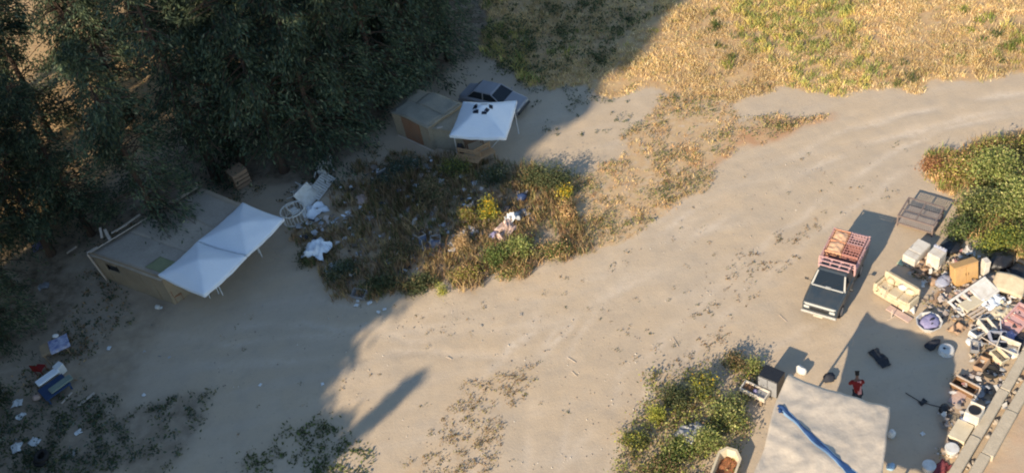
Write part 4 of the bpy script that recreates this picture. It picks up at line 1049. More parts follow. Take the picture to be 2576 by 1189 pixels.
def sedan(loc, rz):
    o = empty('car', loc, rz, 'silver saloon car parked behind the marked gazebo', 'car')
    secs = []
    for x, hw, z0, z1 in ((2.12, .62, .34, .60), (2.05, .74, .28, .68), (1.6, .80, .24, .78), (.9, .83, .22, .88), (0, .84, .22, .90), (-1.0, .83, .22, .90), (-1.65, .80, .25, .88), (-2.02, .74, .30, .82), (-2.12, .66, .36, .74)):
        secs.append(body_sec(x, hw, z0, z1, .10))
    MB().loft(secs).build('body', SILVER, o, False)
    MB().loft([[(1.0, -.72, .87), (1.0, .72, .87), (-1.45, .70, .88), (-1.45, -.70, .88)], [(.28, -.58, 1.33), (.28, .58, 1.33), (-.92, .57, 1.33), (-.92, -.57, 1.33)]]).build('glasshouse', GLASS, o)
    MB().loft([[(.36, -.60, 1.32), (.36, .60, 1.32), (-1.0, .59, 1.32), (-1.0, -.59, 1.32)], [(.24, -.54, 1.385), (.24, .54, 1.385), (-.90, .53, 1.385), (-.90, -.53, 1.385)]]).build('roof', SILVER, o)
    for s in (-1, 1):
        for A, B in (((1.0, s * .73, .885), (.30, s * .60, 1.335)), ((-1.45, s * .71, .89), (-.94, s * .59, 1.335)), ((-.28, s * .735, .89), (-.30, s * .61, 1.33))):
            MB().tube(A, B, .03, .03, 6).build('pillar', SILVER, o)
        for x in (.42, -.62):
            d = MB().rbox((x, s * .838, .62), (.95, .014, .46), .005).build('door', SILVER, o); MB().rbox((x - .36, s * .852, .76), (.12, .02, .03), .006).build('handle', BLACK, d)
        MB().rbox((.86, s * .90, .95), (.08, .16, .10), .03).build('mirror', SILVER, o)
        MB().rbox((2.10, s * .50, .58), (.05, .28, .12), .02).build('headlight', LAMP, o); MB().rbox((-2.10, s * .52, .66), (.05, .26, .13), .02).build('tail_light', REDC, o)
        wheel(o, 1.32, s * .74, .30, .19, s); wheel(o, -1.30, s * .74, .30, .19, s)
    MB().loft([[(2.0, -.66, .70), (2.0, .66, .70), (2.0, .6, .715), (2.0, -.6, .715)], [(1.06, -.70, .885), (1.06, .70, .885), (1.06, .64, .905), (1.06, -.64, .905)]]).build('hood', SILVER, o)
    MB().loft([[(-1.52, -.66, .895), (-1.52, .66, .895), (-1.52, .6, .91), (-1.52, -.6, .91)], [(-2.02, -.62, .835), (-2.02, .62, .835), (-2.02, .58, .85), (-2.02, -.58, .85)]]).build('boot_lid', SILVER, o)
    MB().rbox((2.15, 0, .40), (.12, 1.40, .16), .04).build('bumper', BLACK, o); MB().rbox((-2.15, 0, .44), (.12, 1.44, .18), .04).build('bumper', SILVER, o)
    return o
ch = heading((1165, 222), (1322, 258), .7); cl0 = G(1240, 241, .75)
car_ = sedan(Vector((cl0.x, cl0.y, gz(cl0.x, cl0.y))), ch); car_.scale = (.93, .93, .93)

# ------------------------------------------------------------------ person beside the shelter
def person(loc, rz):
    o = empty('person', loc, rz, 'person in a red top bending forward at the shelter edge', 'person')
    def skin(name, verts_, edges, radii, ma, roots):
        me = bpy.data.meshes.new(name); me.from_pydata(verts_, edges, []); me.update()
        ob = bpy.data.objects.new(name, me); COL.objects.link(ob); ob.parent = o
        md = ob.modifiers.new('skin', 'SKIN'); md.use_smooth_shade = True
        for i, r_ in enumerate(radii):
            sv = me.skin_vertices[0].data[i]; sv.radius = (r_, r_) if not isinstance(r_, tuple) else r_; sv.use_root = i in roots
        sd = ob.modifiers.new('sub', 'SUBSURF'); sd.levels = 1; sd.render_levels = 2
        me.materials.append(ma); return ob
    def add_skin_layer(me): pass
    # x is the way the person faces; torso bent forward
    V = [(0, 0, .92), (.10, 0, 1.12), (.24, 0, 1.34), (.31, 0, 1.43), (.37, 0, 1.50), (.42, 0, 1.58), (.45, 0, 1.66),
         (.22, .19, 1.35), (.34, .25, 1.10), (.50, .20, .92), (.56, .18, .86),
         (.22, -.19, 1.35), (.36, -.25, 1.11), (.54, -.20, .95), (.60, -.18, .89),
         (.0, .10, .88), (.06, .12, .50), (-.02, .13, .10), (.14, .14, .05),
         (.0, -.10, .88), (.10, -.12, .50), (-.05, -.13, .10), (.10, -.14, .05)]
    E_ = [(0, 1), (1, 2), (2, 3), (3, 4), (4, 5), (5, 6), (2, 7), (7, 8), (8, 9), (9, 10), (2, 11), (11, 12), (12, 13), (13, 14), (0, 15), (15, 16), (16, 17), (17, 18), (0, 19), (19, 20), (20, 21), (21, 22)]
    Rr = [(.13, .13), (.12, .14), (.11, .15), .06, .055, (.085, .075), (.075, .07), .065, .05, .038, (.045, .03), .065, .05, .038, (.045, .03), .09, .065, .045, .04, .09, .065, .045, .04]
    roots = [0]
    for s, b in ((1, 10), (-1, 14)):       # five fingers on each hand
        hx, hy, hz = V[b]
        for i, (dy, ln) in enumerate(((-.035, .055), (-.012, .075), (.012, .08), (.035, .07))):
            k_ = len(V); V += [(hx + .01, hy + dy, hz - .01), (hx + .04, hy + dy * 1.2, hz - .03), (hx + .03 + ln * .5, hy + dy * 1.2, hz - .05 - ln * .4)]
            E_ += [(k_, k_ + 1), (k_ + 1, k_ + 2)]; Rr += [.011, .010, .008]; roots.append(k_)
        k_ = len(V); V += [(hx - .01, hy - s * .03, hz), (hx + .015, hy - s * .065, hz - .015), (hx + .045, hy - s * .075, hz - .03)]
        E_ += [(k_, k_ + 1), (k_ + 1, k_ + 2)]; Rr += [.013, .011, .009]; roots.append(k_)
    # nose and ears: short chains rooted in the head
    for pts, rr in ((((.48, 0, 1.60), (.535, 0, 1.575)), (.02, .014)), (((.42, .06, 1.61), (.415, .085, 1.615)), (.02, .014)), (((.42, -.06, 1.61), (.415, -.085, 1.615)), (.02, .014))):
        k_ = len(V); V += list(pts); E_ += [(k_, k_ + 1)]; Rr += list(rr); roots.append(k_)
    me = bpy.data.meshes.new('body'); 
    def mk_skin(name, V, E_, Rr, ma, roots):
        me = bpy.data.meshes.new(name); me.from_pydata(V, E_, []); me.update()
        ob = bpy.data.objects.new(name, me); COL.objects.link(ob); ob.parent = o
        md = ob.modifiers.new('skin', 'SKIN'); md.use_smooth_shade = True
        if not me.skin_vertices:
            bpy.context.view_layer.objects.active = ob
        lay = me.skin_vertices[0].data if me.skin_vertices else None
        if lay:
            for i, r_ in enumerate(Rr):
                lay[i].radius = r_ if isinstance(r_, tuple) else (r_, r_); lay[i].use_root = i in roots
        sd = ob.modifiers.new('sub', 'SUBSURF'); sd.levels = 1; sd.render_levels = 2
        me.materials.append(ma); return ob
    mk_skin('body', V, E_, Rr, SKIN, roots)
    gr = lambda r_, k_: tuple(q + k_ for q in r_) if isinstance(r_, tuple) else r_ + k_
    idx = [0, 1, 2, 7, 8, 9, 11, 12, 13]
    V2 = [V[i] for i in idx]; V2[0] = (-.02, 0, .86); V2[5] = (.44, .22, .99); V2[8] = (.47, -.22, 1.01)
    mk_skin('shirt', V2, [(0, 1), (1, 2), (2, 3), (3, 4), (4, 5), (2, 6), (6, 7), (7, 8)], [gr(Rr[i], .028) for i in idx], REDC, [0])
    idx = [0, 15, 16, 17, 19, 20, 21]
    mk_skin('trousers', [V[i] for i in idx], [(0, 1), (1, 2), (2, 3), (0, 4), (4, 5), (5, 6)], [gr(Rr[i], .02) for i in idx], DARKC, [0])
    mk_skin('hair', [(.36, 0, 1.58), (.405, 0, 1.665), (.455, 0, 1.71)], [(0, 1), (1, 2)], [(.075, .07), (.088, .082), (.06, .06)], HAIR, [1])
    # pale towel hanging over the back
    mb = MB().sheet(lambda u, v: (-.12 + .28 * u - .03 * math.sin(u * 6), -.06 + (v - .5) * .15, .93 + .50 * u + .02 * math.sin(v * 7) + .035), 8, 4, .012)
    mb.build('towel', REDW, o, True)
    for s, k_ in ((1, 18), (-1, 22)):
        x, y, z = V[k_]; MB().rbox((x - .07, y, .045), (.26, .10, .09), .03).build('shoe', BLACK, o)
    e_ = MB()
    for s in (-1, 1): e_.lathe([(.004, -.006), (.011, 0), (.004, .006)], 8, Matrix.Translation((.515, s * .03, 1.62)))
    e_.rbox((.515, 0, 1.55), (.01, .05, .012), .003); e_.build('face', DARKC, o)
    return o
pp = G(2160, 950, 1.5); person(Vector((pp.x - .1, pp.y - .25, gz(pp.x, pp.y))), heading((2170, 1000), (2158, 938)))

# ------------------------------------------------------------------ rubbish and belongings
def at(px, py, dz=0.0): return ground_at(px, py, dz)
def simple(mb, name, ma, px, py, rz, label, cat, group=None, smooth=False, dz=0.0):
    return tag(mb.build(name, ma, None, smooth, at(px, py, dz), rz), label, cat, group)

# --- left: white plastic chairs tumbled beside the large shack
def chair_proto():
    o = empty('plastic_chair', (0, 0, 0), 0)
    MB().sheet(lambda u, v: ((u - .5) * .44, (v - .5) * .44, .42 - .03 * math.sin(u * 3.14) * math.sin(v * 3.14)), 6, 6, .02).build('seat', WPLASTIC, o, True)
    for i in range(5):
        y = -.17 + i * .085; MB().tube((-.22, y, .42), (-.31, y * 1.05, .82), .016, .014, 5).build('slat', WPLASTIC, o)
    MB().path([(-.31, -.22, .80), (-.33, -.1, .85), (-.335, .1, .85), (-.31, .22, .80)], .024, 6).build('top_rail', WPLASTIC, o)
    for s in (-1, 1):
        MB().path([(.20, s * .21, .42), (.25, s * .26, 0)], .026, 6).build('leg', WPLASTIC, o); MB().path([(-.22, s * .21, .42), (-.27, s * .25, 0)], .026, 6).build('leg', WPLASTIC, o)
        MB().path([(.20, s * .23, .42), (.19, s * .26, .63), (-.10, s * .26, .64), (-.28, s * .22, .66)], .022, 6).build('armrest', WPLASTIC, o)
    return o
cp = chair_proto()
CH = [(742, 548, .35, (0.2, .1, .6), 'white plastic chair nearest the canopy tip, legs towards the mound'), (768, 505, .30, (1.45, .2, 2.0), 'white plastic chair tipped on its side above the crumpled white sheet'),
      (752, 490, .45, (-1.3, .5, 4.0), 'white plastic chair lying behind the tipped one in the chair heap'), (790, 488, .25, (1.5, -.3, 5.2), 'white plastic chair on its side in the middle of the chair heap'),
      (812, 462, .25, (-.4, 1.3, 1.0), 'white plastic chair upside down near the top of the chair heap'), (828, 442, .30, (1.2, .1, 3.2), 'greyish plastic chair at the top end of the chair heap')]
for i, (px, py, dz, rot, lab) in enumerate(CH):
    o = cp if i == 0 else copy_tree(cp)
    o.location = at(px, py, 0); o.rotation_euler = rot; o.scale = (1.12, 1.12, 1.12)
    bpy.context.view_layer.update()
    lo = min((o.matrix_world @ Vector(c)).z for ch_ in o.children for c in [(ch_.matrix_local @ Vector(b)) for b in ch_.bound_box])
    o.location.z += gz(o.location.x, o.location.y) - lo - .02
    tag(o, lab, 'chair', 'white plastic chairs in a heap')
simple(crumpled(12, 10, 1.15, .95, .40, 3), 'sheet', CANVAS, 792, 532, .5, 'bluish white sheet lying against the heap of white chairs', 'sheet', None, True)
simple(crumpled(18, 16, 1.35, 1.25, .55, 11, .22), 'sheet', CANVAS, 802, 640, 1.1, 'crumpled white sheet alone on the left slope of the mound', 'sheet', None, True, .22)
# planks behind the shack roof
PK = 'pale planks behind the large shack'
def plank(px, py, z, L, W, rz, tilt, ma, label, group=PK, name='plank', T=.035):
    p = G(px, py, z); rot = Matrix.Rotation(rz, 3, 'Z') @ Matrix.Rotation(tilt, 3, 'Y')
    o = MB().box((0, 0, 0), (L, W, T), rot).build(name, ma, None, False, p); return tag(o, label, 'plank', group)
a1 = heading((500, 475), (228, 640), 1.85)
plank(468, 488, 2.0, 1.5, .16, a1, .03, PALEW, 'pale plank along the top edge of the large shack roof')
plank(478, 478, 2.06, 1.1, .10, a1 + .1, .05, PALEW, 'narrow pale plank above the other at the roof top')
plank(322, 560, 2.0, 1.5, .12, a1 + .05, .05, PALEW, 'pale plank at the middle of the shack roof rear edge')
plank(300, 575, 2.05, .9, .10, a1 - .2, .1, PALEW, 'short pale plank beside the middle roof plank')
plank(270, 590, 2.02, .9, .16, a1 + 1.4, .1, PALEW, 'broad pale plank lying across the roof edge')
plank(254, 585, 2.12, .7, .12, a1 + 1.2, .2, PALEW, 'second pale plank crossing at the roof edge')
plank(180, 628, .5, .6, .12, a1, .1, PALEW, 'short pale plank left of the large shack')
plank(232, 628, 1.95, .6, .09, a1, .0, PALEW, 'small pale plank at the left tip of the shack roof')
plank(218, 1003, .05, .9, .14, .7, 0, PALEW, 'pale board on the ground right of the blue bench', None)
plank(168, 1000, .06, .7, .10, .95, 0, PALEW, 'narrow board below the grey green pad', None)
o = empty('crate', at(608, 462), a1, 'brown wooden crate in the shade above the upper white canopy', 'crate')
for s in (-1, 1):
    for z in (.12, .38, .64, .9): MB().box((s * .45, 0, z), (.03, .8, .2)).build('slat', CARD, o); MB().box((0, s * .39, z), (.86, .03, .2)).build('slat', CARD, o)
MB().box((0, 0, 1.02), (.94, .84, .03)).build('lid', CARD, o)
simple(lump(.28, .3, .22, 3), 'bag', WPLASTIC, 398, 775, 0, 'pale bag at the front corner of the large shack', 'bag', None, True)
simple(crumpled(8, 8, .5, .7, .22, 15), 'cloth', LILAC, 95, 622, .3, 'lilac white cloth in the dark left of the large shack', 'cloth', None, True)
simple(crumpled(8, 8, .6, .5, .15, 16), 'cloth', GREYS, 110, 722, .3, 'grey cloth under the conifers left of the shack pole', 'cloth', None, True)

# --- lower left corner
o = empty('table', at(150, 893), .35, 'table with a white and blue cloth at the left edge', 'table')
MB().rbox((0, 0, .72), (1.25, .85, .04), .01).build('table_top', WOOD, o)
for sx in (-.52, .52):
    for sy in (-.34, .34): MB().box((sx, sy, .35), (.05, .05, .70)).build('leg', WOOD, o)
MB().sheet(lambda u, v: ((u - .2) * .95, (v - .5) * .98, .765 - .16 * max(0, abs(2 * v - 1) - .82) * 4 + .01 * math.sin(u * 14)), 12, 14, .006).build('cloth', mat('blue_white_cloth', (0.58, 0.60, 0.68), .9, (0.05, 0.07, 0.26), 4.2, .95), o, True)
simple(lump(.3, .24, .16, 31), 'bundle', PAPER, 158, 872, 0, 'small white bundle on the blue and white table cloth', 'bundle', None, True, .77)
o = empty('chair', at(108, 938), 1.2, 'red chair between the cloth covered table and the blue bench', 'chair')
MB().rbox((0, 0, .40), (.45, .45, .06), .02).build('seat', REDC, o); MB().rbox((-.22, 0, .62), (.05, .45, .42), .02).build('backrest', REDC, o)
for sx in (-.18, .18):
    for sy in (-.18, .18): MB().tube((sx, sy, 0), (sx, sy, .4), .02, .02, 6).build('leg', REDC, o)
bh = heading((115, 985), (185, 935))
o = empty('bench', at(145, 985), bh, 'low blue bench carrying a white pad and a grey green pad', 'bench')
MB().rbox((0, 0, .36), (1.3, .98, .06), .015).build('bench_top', BLUEP, o)
for sx in (-.56, .56):
    for sy in (-.42, .42): MB().box((sx, sy, .17), (.08, .08, .34)).build('leg', BLUEP, o)
simple(MB().rbox((0, 0, .05), (1.15, .42, .10), .03), 'pad', CANVAS, 130, 962, bh, 'white pad on the blue bench', 'pad', None, False, .40)
simple(MB().rbox((0, 0, .05), (1.15, .40, .10), .03), 'pad', GREENP, 163, 980, bh, 'grey green pad on the blue bench', 'pad', None, False, .40)
o = empty('box', at(157, 936), bh + .2, 'small white box above the white pad on the blue bench', 'box')
MB().rbox((0, 0, .26), (.40, .36, .50), .02).build('carton', PAPER, o); MB().rbox((0, 0, .525), (.42, .38, .03), .01).build('lid', PAPER, o)
simple(lump(.45, .35, .25, 33), 'bag', RAGP, 95, 1002, .4, 'greyish pink bag at the left end of the blue bench', 'bag', None, True)
TYRE = [(.18, -.09), (.30, -.10), (.34, -.05), (.34, .05), (.30, .10), (.18, .09), (.19, .0), (.18, -.09)]
simple(MB().lathe(TYRE, 22, Matrix.Translation((0, 0, .1)), False), 'tyre', RUBBER, 105, 1160, 0, 'black tyre on the ground at the lower left corner', 'tyre', None, True)
simple(MB().lathe(TYRE, 22, Matrix.Translation((0, 0, .30)) @ Matrix.Rotation(.12, 4, 'X'), False), 'tyre', RUBBER, 112, 1156, 0, 'black tyre lying on top of the lower left tyre', 'tyre', None, True)
SCR = [(45, 1014, .42, 'pale scrap below the red chair at the left edge'), (52, 1048, .35, 'grey scrap among the weeds at the left edge'), (43, 1126, .45, 'bright scrap left of the black tyres'), (88, 1112, .42, 'pale scrap just above the black tyres'), (198, 1088, .28, 'small pale scrap among weeds right of the tyres'),
       (275, 876, .2, 'little pale scrap right of the cloth covered table'), (362, 994, .16, 'white speck of paper on the shaded sand'), (404, 775, .18, 'white paper at the shack corner'), (655, 968, .14, 'tiny white paper in the middle of the shaded sand'), (812, 966, .14, 'tiny white paper near the shadow edge'),
       (897, 768, .17, 'square white paper below the grey plastic crate'), (930, 762, .2, 'cream paper right of the grey plastic crate'), (900, 757, .15, 'grey scrap touching the grey plastic crate'), (952, 785, .16, 'white paper lying right below the crate papers'), (968, 778, .14, 'small pale paper at the foot of the mound'),
       (880, 575, .16, 'white scrap highest of the white litter on the mound'), (886, 592, .2, 'white scrap in the middle of the white litter on the mound'), (868, 600, .2, 'white scrap at the left of the white litter on the mound'), (905, 603, .18, 'white scrap at the right of the white litter on the mound'), (850, 612, .24, 'pale scrap at the lower left of the white litter'),
       (870, 560, .16, 'white scrap nearest the stick on the mound'), (838, 560, .18, 'pale scrap left of the pale stick'), (922, 548, .26, 'torn white scrap right of the pale stick'), (868, 510, .14, 'small pale scrap left of the cardboard'), (1045, 405, .25, 'white scrap at the foot of the lean-to'), (1160, 622, .16, 'pale scrap right of the tangled chairs'),
       (1310, 792, .16, 'small pale stone in the middle of the sandy track'), (1210, 820, .12, 'pale stone on the track right of the shadow'), (1840, 925, .10, 'pale stone near the shelter bushes'), (660, 770, .10, 'light pebble below the large shack')]
for i, (px, py, sz, lab) in enumerate(SCR):
    simple(crumpled(5, 4, sz * 1.2, sz, sz * .25, 40 + i, sz * .2), 'scrap', STONE if 'stone' in lab or 'pebble' in lab else PAPER, px, py, i * .9, lab, 'scrap', 'scattered pale litter', False, .015)

# --- on the mound
def openbox(L, W, Hh, t=.02, floor=True):
    mb = MB()
    for s in (-1, 1): mb.box((s * (L - t) / 2, 0, Hh / 2), (t, W, Hh)); mb.box((0, s * (W - t) / 2, Hh / 2 + .001), (L - 2 * t, t, Hh))
    if floor: mb.box((0, 0, t / 2 + .002), (L - 2 * t, W - 2 * t, t))
    return mb
cr = crate_mesh(.72, .46, .28); cr.materials.append(GREYS)
o = link_mesh('plastic_crate', cr, None, None, loc=at(908, 745), rz=heading((885, 738), (935, 748))); o.rotation_euler.x = .28; o.location.z += .07
tag(o, 'grey plastic crate tipped at the foot of the mound', 'crate')
simple(MB().tube((-.45, 0, .03), (.45, .02, .30), .018, .02, 6), 'stick', PALEW, 914, 560, heading((905, 535), (920, 582)), 'pale straight stick on the mound', 'stick')
simple(crumpled(8, 8, .55, .75, .25, 61), 'cardboard', RAGP, 912, 508, .4, 'pinkish cardboard sheet on the shaded mound', 'cardboard', None, True, .12)
simple(MB().box((0, 0, .38), (.55, .03, .8), Matrix.Rotation(.5, 3, 'X')), 'board', GREYS, 962, 450, .5, 'grey board leaning above the cardboard on the mound', 'board')
simple(crumpled(9, 8, .6, .5, .3, 63), 'cloth', GREYS, 1150, 412, .4, 'grey white cloth below the wooden benches', 'cloth', None, True, .1)
# two tangled metal chairs
def frame_chair(px, py, rot, dz, label):
    o = empty('metal_chair', at(px, py, dz), 0, label, 'chair', 'tangled metal chairs on the mound'); o.rotation_euler = rot
    for s in (-1, 1):
        MB().path([(-.28, s * .24, .86), (-.22, s * .24, .44), (.22, s * .24, .44), (.27, s * .24, 0)], .019, 6).build('side_frame', STEEL, o); MB().path([(-.20, s * .24, .44), (-.26, s * .24, 0)], .019, 6).build('leg', STEEL, o)
    MB().sheet(lambda u, v: ((u - .5) * .44, (v - .5) * .46, .45 - .04 * math.sin(u * 3.14)), 5, 5, .012).build('seat', BLUEC, o, True)
    MB().path([(-.28, -.24, .86), (-.28, .24, .86)], .019, 6).build('top_bar', STEEL, o); MB().path([(.25, -.24, .18), (.25, .24, .18)], .015, 6).build('stretcher', STEEL, o)
frame_chair(1055, 608, (1.35, .2, .5), .30, 'bluish metal chair lying on its side, left of the pair on the mound')
frame_chair(1100, 640, (-.3, 1.9, 1.2), .45, 'metal chair turned legs up, right of the pair on the mound')
simple(crumpled(7, 6, .5, .4, .2, 65), 'cloth', BLUEC, 1072, 628, .4, 'blue cloth caught under the tangled metal chairs', 'cloth', None, True, .1)
# rags and bags at the sunlit end
simple(crumpled(22, 18, 1.25, 1.0, .55, 71, .30), 'rag_heap', RAGP, 1270, 585, .6, 'heap of pale pink rags on the sunlit mound', 'rags', None, True)
simple(crumpled(16, 14, .75, .6, .42, 73, .25), 'sack', PAPER, 1290, 560, .2, 'white sack on top of the pale pink rags', 'sack', None, True, .18)
simple(lump(.45, .4, .35, 75, 14, 9, .4), 'bag', LILAC, 1244, 596, .2, 'lilac grey bag left of the pink rags', 'bag', None, True)
simple(lump(.5, .45, .4, 77, 14, 9, .35), 'bag', mat('blue_plastic_bag', (0.04, 0.07, 0.16), .5, (.02, .03, .08), 4, .6), 1315, 505, .2, 'dark blue bag at the shadow edge of the mound', 'bag', None, True, .1)
simple(crumpled(9, 8, .8, .55, .22, 79), 'cloth', GREYS, 1310, 545, .2, 'grey cloth right of the white sack', 'cloth', None, True, .1)
simple(lump(.4, .35, .3, 81, 12, 8, .4), 'bag', DARKC, 1278, 535, .2, 'black bag above the white sack', 'bag', None, True, .15)

# --- under the marked gazebo
OWOOD = mat('orange_wood', (0.52, 0.33, 0.18), .85, (.34, .2, .11), 3, .6)
def bench_set(px, py, rz, label, L=1.15):
    o = empty('bench', at(px, py), rz, label, 'bench', 'wooden benches by the marked gazebo')
    for i in range(4): MB().box((0, -.2 + i * .133, .44), (L, .11, .035)).build('slat', OWOOD, o)
    for i in range(2): MB().box((0, .28, .60 + i * .16), (L, .03, .11)).build('back_slat', OWOOD, o)
    for s in (-1, 1):
        MB().box((s * (L / 2 - .08), -.2, .21), (.06, .06, .42)).build('leg', OWOOD, o); MB().box((s * (L / 2 - .08), .26, .40), (.06, .06, .80)).build('leg', OWOOD, o)
bench_set(1180, 414, heading((1150, 392), (1205, 402)), 'orange brown wooden bench at the left under the marked gazebo', 1.5)
bench_set(1224, 402, heading((1205, 398), (1235, 382)), 'wooden bench at the right corner of the marked gazebo', 1.05)
o = empty('table', at(1195, 372), .2, 'dark table in the shade of the marked gazebo', 'table')
MB().rbox((0, 0, .70), (1.1, .7, .05), .01).build('table_top', BROWNW, o)
for sx in (-.45, .45):
    for sy in (-.28, .28): MB().box((sx, sy, .34), (.06, .06, .68)).build('leg', BROWNW, o)
simple(lump(.45, .45, .75, 83, 14, 9, .25), 'bag', BLACK, 1162, 385, 0, 'black bag at the left leg of the marked gazebo', 'bag', None, True)
simple(lump(.22, .2, .2, 84, 10, 7, .3), 'bundle', PAPER, 1190, 372, 0, 'pale bundle on the dark table under the gazebo', 'bundle', None, True, .73)

# --- right: belongings round the pickup
ca = heading((2291, 487), (2378, 512), .8)
cc = G(2318, 524, .85)
CAGEM = mat('brown_grey_steel', (0.24, 0.18, 0.155), .85, (.15, .11, .095), 6, .6)
o = empty('cage', Vector((cc.x, cc.y, gz(cc.x, cc.y))), ca, 'rusty metal cage on legs beyond the rear of the pickup', 'cage')
L_, W_ = 1.62, 1.35
for z in (.28, .85):
    for s in (-1, 1): MB().box((0, s * W_ / 2, z), (L_ + .06, .06, .07)).build('rail', CAGEM, o); MB().box((s * L_ / 2, 0, z), (.06, W_ - .07, .065)).build('rail', CAGEM, o)
for sx in (-1, 1):
    for sy in (-1, 1): MB().box((sx * L_ / 2, sy * W_ / 2, .43), (.055, .055, .86)).build('post', CAGEM, o)
MB().box((0, 0, .852), (.05, W_ - .07, .06)).build('rail', CAGEM, o); MB().box((0, -.12, .80), (L_, .05, .05)).build('rail', CAGEM, o)
mb = MB()
for i in range(16): mb.box((-L_ / 2 + L_ * (i + .5) / 16, 0, .862), (.016, W_ - .08, .008))
for i in range(12): mb.box((0, -W_ / 2 + W_ * (i + .5) / 12, .871), (L_ - .06, .016, .008))
mb.build('top_mesh', GALV, o)
for s in (-1, 1):
    mb = MB()
    for i in range(18): mb.box((-L_ / 2 + L_ * (i + .5) / 18, s * W_ / 2, .565), (.012, .012, .50))
    mb.build('side_mesh', GALV, o)
MB().box((0, 0, .30), (L_ - .07, W_ - .07, .02)).build('floor_panel', mat('dusty_panel', (0.40, 0.34, 0.30), .9, (.3, .25, .21), 3, .6), o); o.scale = (1, 1, .78)
# white refrigerators and washing machines
def fridge(px, py, rz, L, W, Hh, label, lying=True):
    o = empty('refrigerator', at(px, py), rz, label, 'refrigerator', 'white appliances by the bushes')
    MB().rbox((0, 0, Hh / 2), (L, W, Hh), .03).build('cabinet', WENAMEL, o)
    MB().rbox((L * .17, 0, Hh + .025), (L * .63, W * .98, .045), .015).build('door', WENAMEL, o); MB().rbox((-L * .33, 0, Hh + .025), (L * .32, W * .98, .045), .015).build('freezer_door', WENAMEL, o)
    MB().rbox((L * .0, W * .42, Hh + .062), (.22, .03, .03), .008).build('handle', STEEL, o)
    return o
fa = heading((2278, 655), (2325, 608), .4)
fridge(2303, 650, fa, 1.30, .62, .55, 'white refrigerator lying on its back, left of the two white appliances')
def washer(px, py, rz, label, top_open=False, s=1.0):
    o = empty('washing_machine', at(px, py), rz, label, 'washing machine', 'white appliances')
    MB().rbox((0, 0, .42 * s), (.60 * s, .60 * s, .84 * s), .025).build('cabinet', WENAMEL, o)
    if top_open:
        MB().lathe([(.23 * s, 0), (.25 * s, .012), (.25 * s, .02)], 20, Matrix.Translation((0, 0, .842 * s)), True).build('drum', BLACK, o)
        MB().rbox((.27 * s, 0, .90 * s), (.06 * s, .58 * s, .12 * s), .015).build('control_panel', WENAMEL, o)
    else:
        MB().rbox((-.05, 0, .86 * s), (.46 * s, .56 * s, .03), .01).build('lid', WENAMEL, o)
        MB().rbox((.25 * s, 0, .90 * s), (.12 * s, .60 * s, .14 * s), .02).build('control_panel', GREYB, o)
        for y in (-.15, 0, .15): MB().lathe([(.03, 0), (.03, .03)], 10, Matrix.Translation((.25 * s, y * s, .97 * s))).build('knob', WPLASTIC, o)
    return o
washer(2352, 668, fa, 'white washing machine right of the lying refrigerator', False, 1.0)
MBg = mat('pale_green_glass', (0.5, 0.62, 0.42), .3, (.4, .5, .3), 3, .4)
simple(MB().box((0, 0, .02), (.9, .28, .03)), 'shelf_panel', MBg, 2277, 652, fa, 'pale greenish panel on the ground left of the refrigerator', 'panel')
simple(MB().box((0, 0, .05), (1.5, .09, .06)), 'plank', BROWNW, 2335, 690, heading((2285, 655), (2385, 700)), 'brown wooden bar in front of the white appliances', 'plank')
# sofa, its back towards the bushes
sa = heading((2205, 716), (2290, 766), .4)
o = empty('sofa', at(2252, 752), sa, 'cream sofa with loose cushions right of the pickup', 'sofa')
MB().rbox((0, 0, .24), (1.75, .78, .36), .05).build('base', CREAM, o)
MB().rbox((0, .38, .58), (1.75, .20, .72), .06).build('backrest', CREAM, o)
for s in (-1, 1): MB().rbox((s * .84, -.02, .42), (.18, .76, .50), .06).build('armrest', CREAM, o)
for i, x in enumerate((-.5, .02, .52)): MB().rbox((x, -.06, .48), (.48, .60, .14), .05, Matrix.Rotation(.1 * (i - 1), 3, 'Z')).build('seat_cushion', CREAM, o)
for i, (x, ma_) in enumerate(((-.45, CREAM), (.15, WPLASTIC), (.55, CREAMP))): lump(.42, .22, .36, 91 + i, 12, 8, .3).build('back_cushion', ma_, o, True, (x, .22, .52), .2 * i)
simple(MB().rbox((0, 0, .03), (1.15, .34, .05), .015), 'board', RAGP, 2262, 790, sa, 'pinkish board on the sand in front of the sofa', 'board')
simple(MB().path([(0, 0, .02), (.0, .0, .55)], .018).path([(-.2, 0, .02), (.2, 0, .02)], .02), 'stake', PALEW, 2242, 800, .3, 'short pale stake with a foot below the sofa', 'stake')
# yellow cupboard
ya = heading((2386, 680), (2455, 655), .5)
ya = heading((2401, 728), (2464, 708), 0)
o = empty('cupboard', at(2432, 715), ya, 'yellow brown wooden cupboard tilted back among the belongings', 'cupboard')
o.rotation_euler = (-.25, 0, ya)
MB().rbox((0, .20, .50), (1.12, .40, 1.0), .015).build('carcass', YELLOWW, o)
for s in (-1, 1): MB().rbox((s * .275, -.012, .5), (.52, .02, .92), .006).build('door', YELLOWW, o); MB().tube((s * .06, -.04, .5), (s * .06, -.04, .62), .012).build('handle', BROWNW, o)
MB().rbox((0, .2, 1.012), (1.16, .42, .025), .006).build('top_board', YELLOWW, o)
simple(MB().rbox((0, 0, .45), (.26, .34, .90), .02), 'cabinet', WENAMEL, 2474, 690, ya, 'narrow white cabinet behind the yellow brown cupboard', 'cabinet')
simple(lump(.75, .6, .42, 97, 16, 10, .45), 'bag', GREYB, 2372, 715, .4, 'grey blue plastic bag between the sofa and the cupboard', 'bag', None, True)
simple(lump(.5, .4, .3, 98, 14, 9, .4), 'bag', CARD, 2345, 712, .4, 'brown bag beside the grey blue plastic bag', 'bag', None, True)
